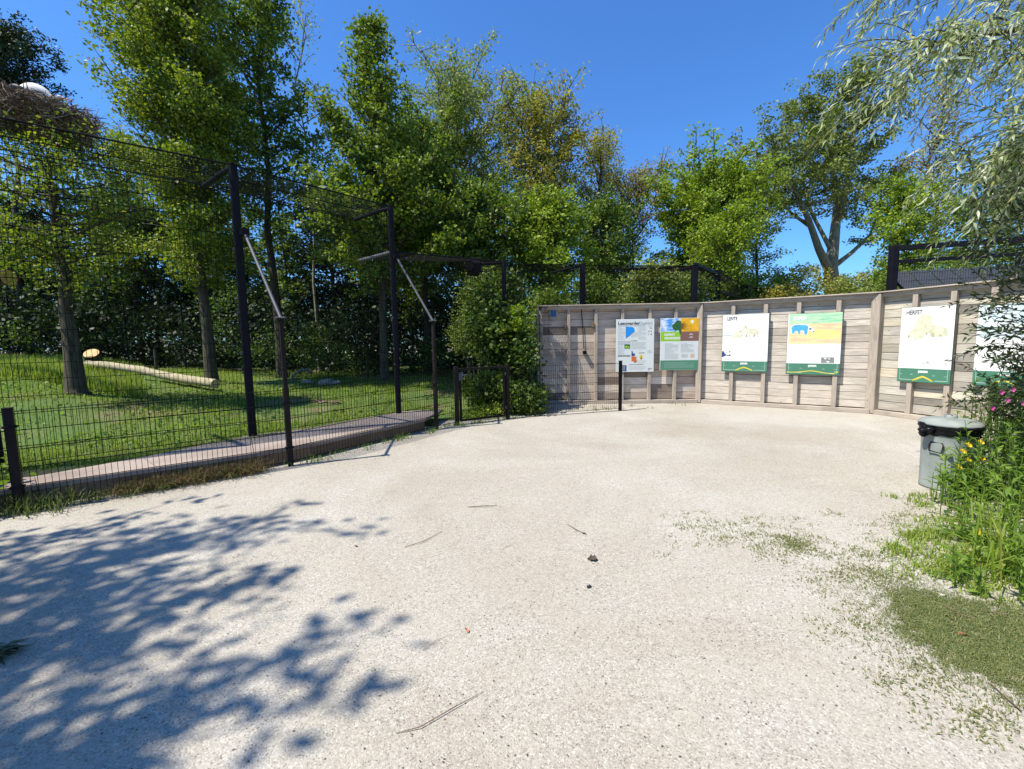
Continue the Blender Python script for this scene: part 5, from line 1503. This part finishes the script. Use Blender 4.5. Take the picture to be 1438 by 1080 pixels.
wlimbs = [([Vector((WX, WY, 0)), Vector((WX-.05, WY, 1.5)), Vector((WX-.1, WY+.1, 3.2)), Vector((WX-.2, WY+.1, 4.6)), Vector((WX-.4, WY, 6.5))], .22, .08),
          (wl([(1900, 150, 3.7), (1620, 60, 3.9), (1438, 40, 4.0), (1300, 62, 4.1)]), .06, .010),
          (wl([(1880, 200, 3.7), (1660, 180, 3.6), (1550, 165, 3.6), (1480, 180, 3.7), (1420, 210, 3.8)]), .05, .008),
          (wl([(1880, 0, 3.7), (1640, -120, 4.2), (1440, -130, 4.5), (1270, -40, 4.7)]), .06, .010),
          (wl([(1900, 250, 3.7), (1640, 250, 4.3), (1520, 250, 4.6), (1450, 270, 4.8)]), .05, .008),
          (wl([(1880, 50, 3.7), (1640, 30, 4.6), (1520, 70, 5.0), (1400, 85, 5.4)]), .05, .008)]
def wstr(r3):
    out = []
    for (pts, ra, rb), n, t0 in zip(wlimbs[1:], (130, 95, 135, 85, 75), (.3, .3, .35, .3, .35)):
        for i in range(n):
            f = t0+(1-t0)*r3.random()**.8; q = f*(len(pts)-1); k = min(len(pts)-2, int(q)); p = pts[k].lerp(pts[k+1], q-k)
            p = p + Vector((r3.gauss(0, .10), r3.gauss(0, .22), r3.gauss(0, .10)))
            out.append((p, (r3.uniform(-1.0, .15), r3.uniform(-.6, .5), r3.uniform(-.35, .45)), r3.uniform(.45, 1.05)))
    return out
_, nw = strand_foliage('willow_tree', 'silvery narrow-leaved willow hanging into the top right corner', 'tree', wlimbs, wstr, .115, .021, 'leaf_willow', 'bark', 111, base=(WX, WY))
# dark shrub
DX, DY = 5.6, 3.7
dl = [([Vector((DX, DY, 0)), Vector((DX-.1, DY, 1.0)), Vector((DX-.3, DY, 2.0)), Vector((DX-.4, DY+.1, 2.6))], .06, .02), ([Vector((DX, DY, 0)), Vector((DX-.5, DY+.2, .8)), Vector((DX-.9, DY+.1, 1.5))], .04, .01), ([Vector((DX+.2, DY, 0)), Vector((DX+.3, DY, 1.4)), Vector((DX, DY-.2, 2.2))], .05, .01)]
def dstr(r3):
    out = []
    for i in range(760):
        z = r3.uniform(.5, 2.85); edge = 4.32 + .28*math.exp(-((z-1.75)/.38)**2) + (.22 if z < 1.5 else 0)
        x = edge + .22 + abs(r3.gauss(0, .6)); y = 3.75 + r3.gauss(0, .35)
        out.append(((x, y, z), (r3.uniform(-1, .3), r3.uniform(-.5, .5), r3.uniform(-.15, .6)), r3.uniform(.25, .5)))
    for (px, py) in ((1385, 470), (1395, 455), (1400, 490), (1410, 510), (1392, 440), (1405, 430), (1420, 470), (1425, 500), (1415, 540), (1405, 560), (1395, 550)):
        for k in range(3):
            p = at_y(px+35, py+r3.gauss(0, 6), 3.75+r3.gauss(0, .1)); out.append((tuple(p), (-1, r3.uniform(-.2, .2), r3.uniform(.05, .4)), r3.uniform(.28, .42)))
    return out
dr, nd = strand_foliage('dark_bush', 'dark leafy bush with a few pink flowers in front of the WINTER sign', 'bush', dl, dstr, .085, .022, 'leaf_bush', 'bark_dark', 112, base=(DX, DY), droopv=.5)
M['pink'] = plain('pink_petal', (.62, .10, .30), .6, 0, .15)
for i, (px, py) in enumerate(((1406, 551), (1422, 547), (1414, 562), (1393, 573), (1436, 566))):
    c = at_y(px, py, 3.55); mb = MB()
    for k in range(5):
        a = k*2*pi/5; dd = Vector((cos(a), -.4, sin(a))).normalized(); q = Vector((-sin(a), 0, cos(a)))
        mb.poly([c, c+dd*.016+q*.010, c+dd*.024, c+dd*.016-q*.010])
    mb.obj('flower', M['pink'], dr)

# ------------------------------------------------------------------ tree behind/left of the camera whose shade falls on the gravel
tree('shade_tree', 'leafy tree outside the left edge whose dappled shade falls on the gravel', -8.4, -.05, 8.3, 3.6, 2.75, 131, leaf='oak', prof='round', r0=.2, n1=70, dens=.95, lsize=.20, per=5.5, spread=.17, z0=0, group=None, elev=(.15, .8))

tree('shade_tree', 'second leafy tree added outside the left edge to shade the bottom left gravel', -6.35, -.5, 7.4, 3.6, 1.95, 133, leaf='oak', prof='round', r0=.16, n1=54, dens=1.0, lsize=.21, per=7, spread=.18, z0=0, group=None, elev=(.15, .8))  # added tree, placed to fill out the shade at lower left
for i, (x, y, h, sd) in enumerate(((-3.5, -8.5, 12, 141), (4.5, -8.5, 12, 142), (-12, -6, 13, 143))):  # unseen trees added to cut the sky light reaching the yard
    tree('sky_block_tree', 'unseen leafy tree added behind the camera to block sky light, ' + ('middle', 'right', 'left')[i] + ' one of three', x, y, h, 2.5, 4.2, sd, leaf='mid', prof='round', r0=.2, n1=60, dens=.8, lsize=.26, per=8, z0=0, group='unseen trees added behind the camera')
# ------------------------------------------------------------------ debris on the gravel
def stick(label, pl, r, mat='dry', name='twig', cat='twig'):
    pts = [Vector(at_z(px, py, 0)) + Vector((0, 0, r+.001+(.006 if 0 < i < len(pl)-1 else 0))) for i, (px, py) in enumerate(pl)]
    r *= .62; mb = MB(); mb.tube(pts, [r*.6]+[r]*(len(pts)-2)+[r*.4], 6); return tag(mb.obj(name, M[mat]), label, cat)
stick('long thin greenish twig lying on the gravel in the foreground', [(556, 1031), (590, 1024), (640, 995), (678, 973)], .0035)
stick('curved dark twig left of the middle of the yard', [(569, 769), (595, 762), (621, 747)], .005)
stick('short reddish-brown twig nearest the fence', [(657, 713), (680, 712.5), (698, 711)], .008)
stick('forked grey twig right of the middle', [(797, 737), (810, 746), (825, 752)], .005)
stick('fine pale twig in the lower middle', [(594, 914), (612, 902), (630, 892)], .002)
stick('faint pale straw near the curved twig', [(703, 773), (714, 768), (722, 765)], .002)
stick('twig in the shade at the left', [(470, 620), (490, 617), (520, 613)], .004) if False else None
def deadleaf(label, px, py, s, c, seed, asp=.5):
    p = at_z(px, py, 0); r3 = random.Random(seed); mb = MB(); a = r3.uniform(0, 6.28); d_ = Vector((cos(a), sin(a), 0)); q = Vector((-sin(a), cos(a), 0))
    n = 7; up_, lo_ = [], []
    for i in range(n):
        f = i/(n-1); wq_ = asp*s*sin(pi*f)**.7*(1+.35*sin(f*17+seed)); z = .006+.02*s/.05*abs(f-.4)*.5
        up_.append(p+d_*(f-.5)*s+q*wq_*.5+Vector((0, 0, z+.35*wq_))); lo_.append(p+d_*(f-.5)*s-q*wq_*.5+Vector((0, 0, z+.2*wq_)))
    md_ = [p+d_*(f/(n-1)-.5)*s+Vector((0, 0, .004)) for f in range(n)]
    b = len(mb.v); mb.v += up_+md_+lo_
    mb._f([(i, i+1, n+i+1, n+i) for i in range(n-1)] + [(n+i, n+i+1, 2*n+i+1, 2*n+i) for i in range(n-1)])
    o = mb.obj('dead_leaf', c); return tag(o, label, 'leaf')
DL = plain('dead_leaf_brown', (.07, .055, .045), .8, 0, .4, 40); RL = plain('dead_leaf_red', (.42, .16, .09), .8, 0, .3, 40)
deadleaf('dark curled dead leaf near the middle of the yard', 832, 787, .075, DL, 2, .75)
deadleaf('small black leaf just below the curled dead leaf', 827, 825, .045, DL, 5)
deadleaf('tiny reddish leaf fragment left of the middle', 656, 887, .04, RL, 7)
deadleaf('small leaf beside the forked grey twig', 820, 750, .035, DL, 9)
deadleaf('small brown leaf under the dappled shade edge', 500, 768, .03, DL, 11)
deadleaf('reddish dead leaf on the mossy turf', 1352, 893, .05, RL, 12)
# dark spiky leaf clump at the left edge
rg = np.random.default_rng(77); e0 = at_z(-8, 925, 0)
P = np.array([(e0.x-.02+rnd2.gauss(0, .04), e0.y+rnd2.gauss(0, .03), .02) for _ in range(40)]); A = np.array([(1, rnd2.uniform(-.6, .9), rnd2.uniform(.1, .7)) for _ in range(40)])
N = np.zeros((40, 3)); N[:, 2] = 1; V, F_ = leaf_folded(P, A, N, .12, .022, rg, .2)
tag(link('leaf_clump', np_mesh('leaf_clump', V, F_), M['leaf_bush']), 'dark spiky leaf clump poking in at the left edge of the gravel', 'plant')
# fine litter
cs3 = np.stack([rg.uniform(-3.5, 4.2, 2200), 1.2+7.5*rg.random(2200)**1.2, np.full(2200, .004)], 1); cs3 = cs3[dist_fence(cs3[:, 0], cs3[:, 1]) < -.2]
V, F_ = leaf_quads(cs3, .012, rg, 4.0, .45)
tag(link('fine_litter', np_mesh('fine_litter', V, F_), M['leaf_brown_litter'] if 'leaf_brown_litter' in M else DL), 'fine dark leaf crumbs sprinkled over the gravel', 'litter', kind='stuff')
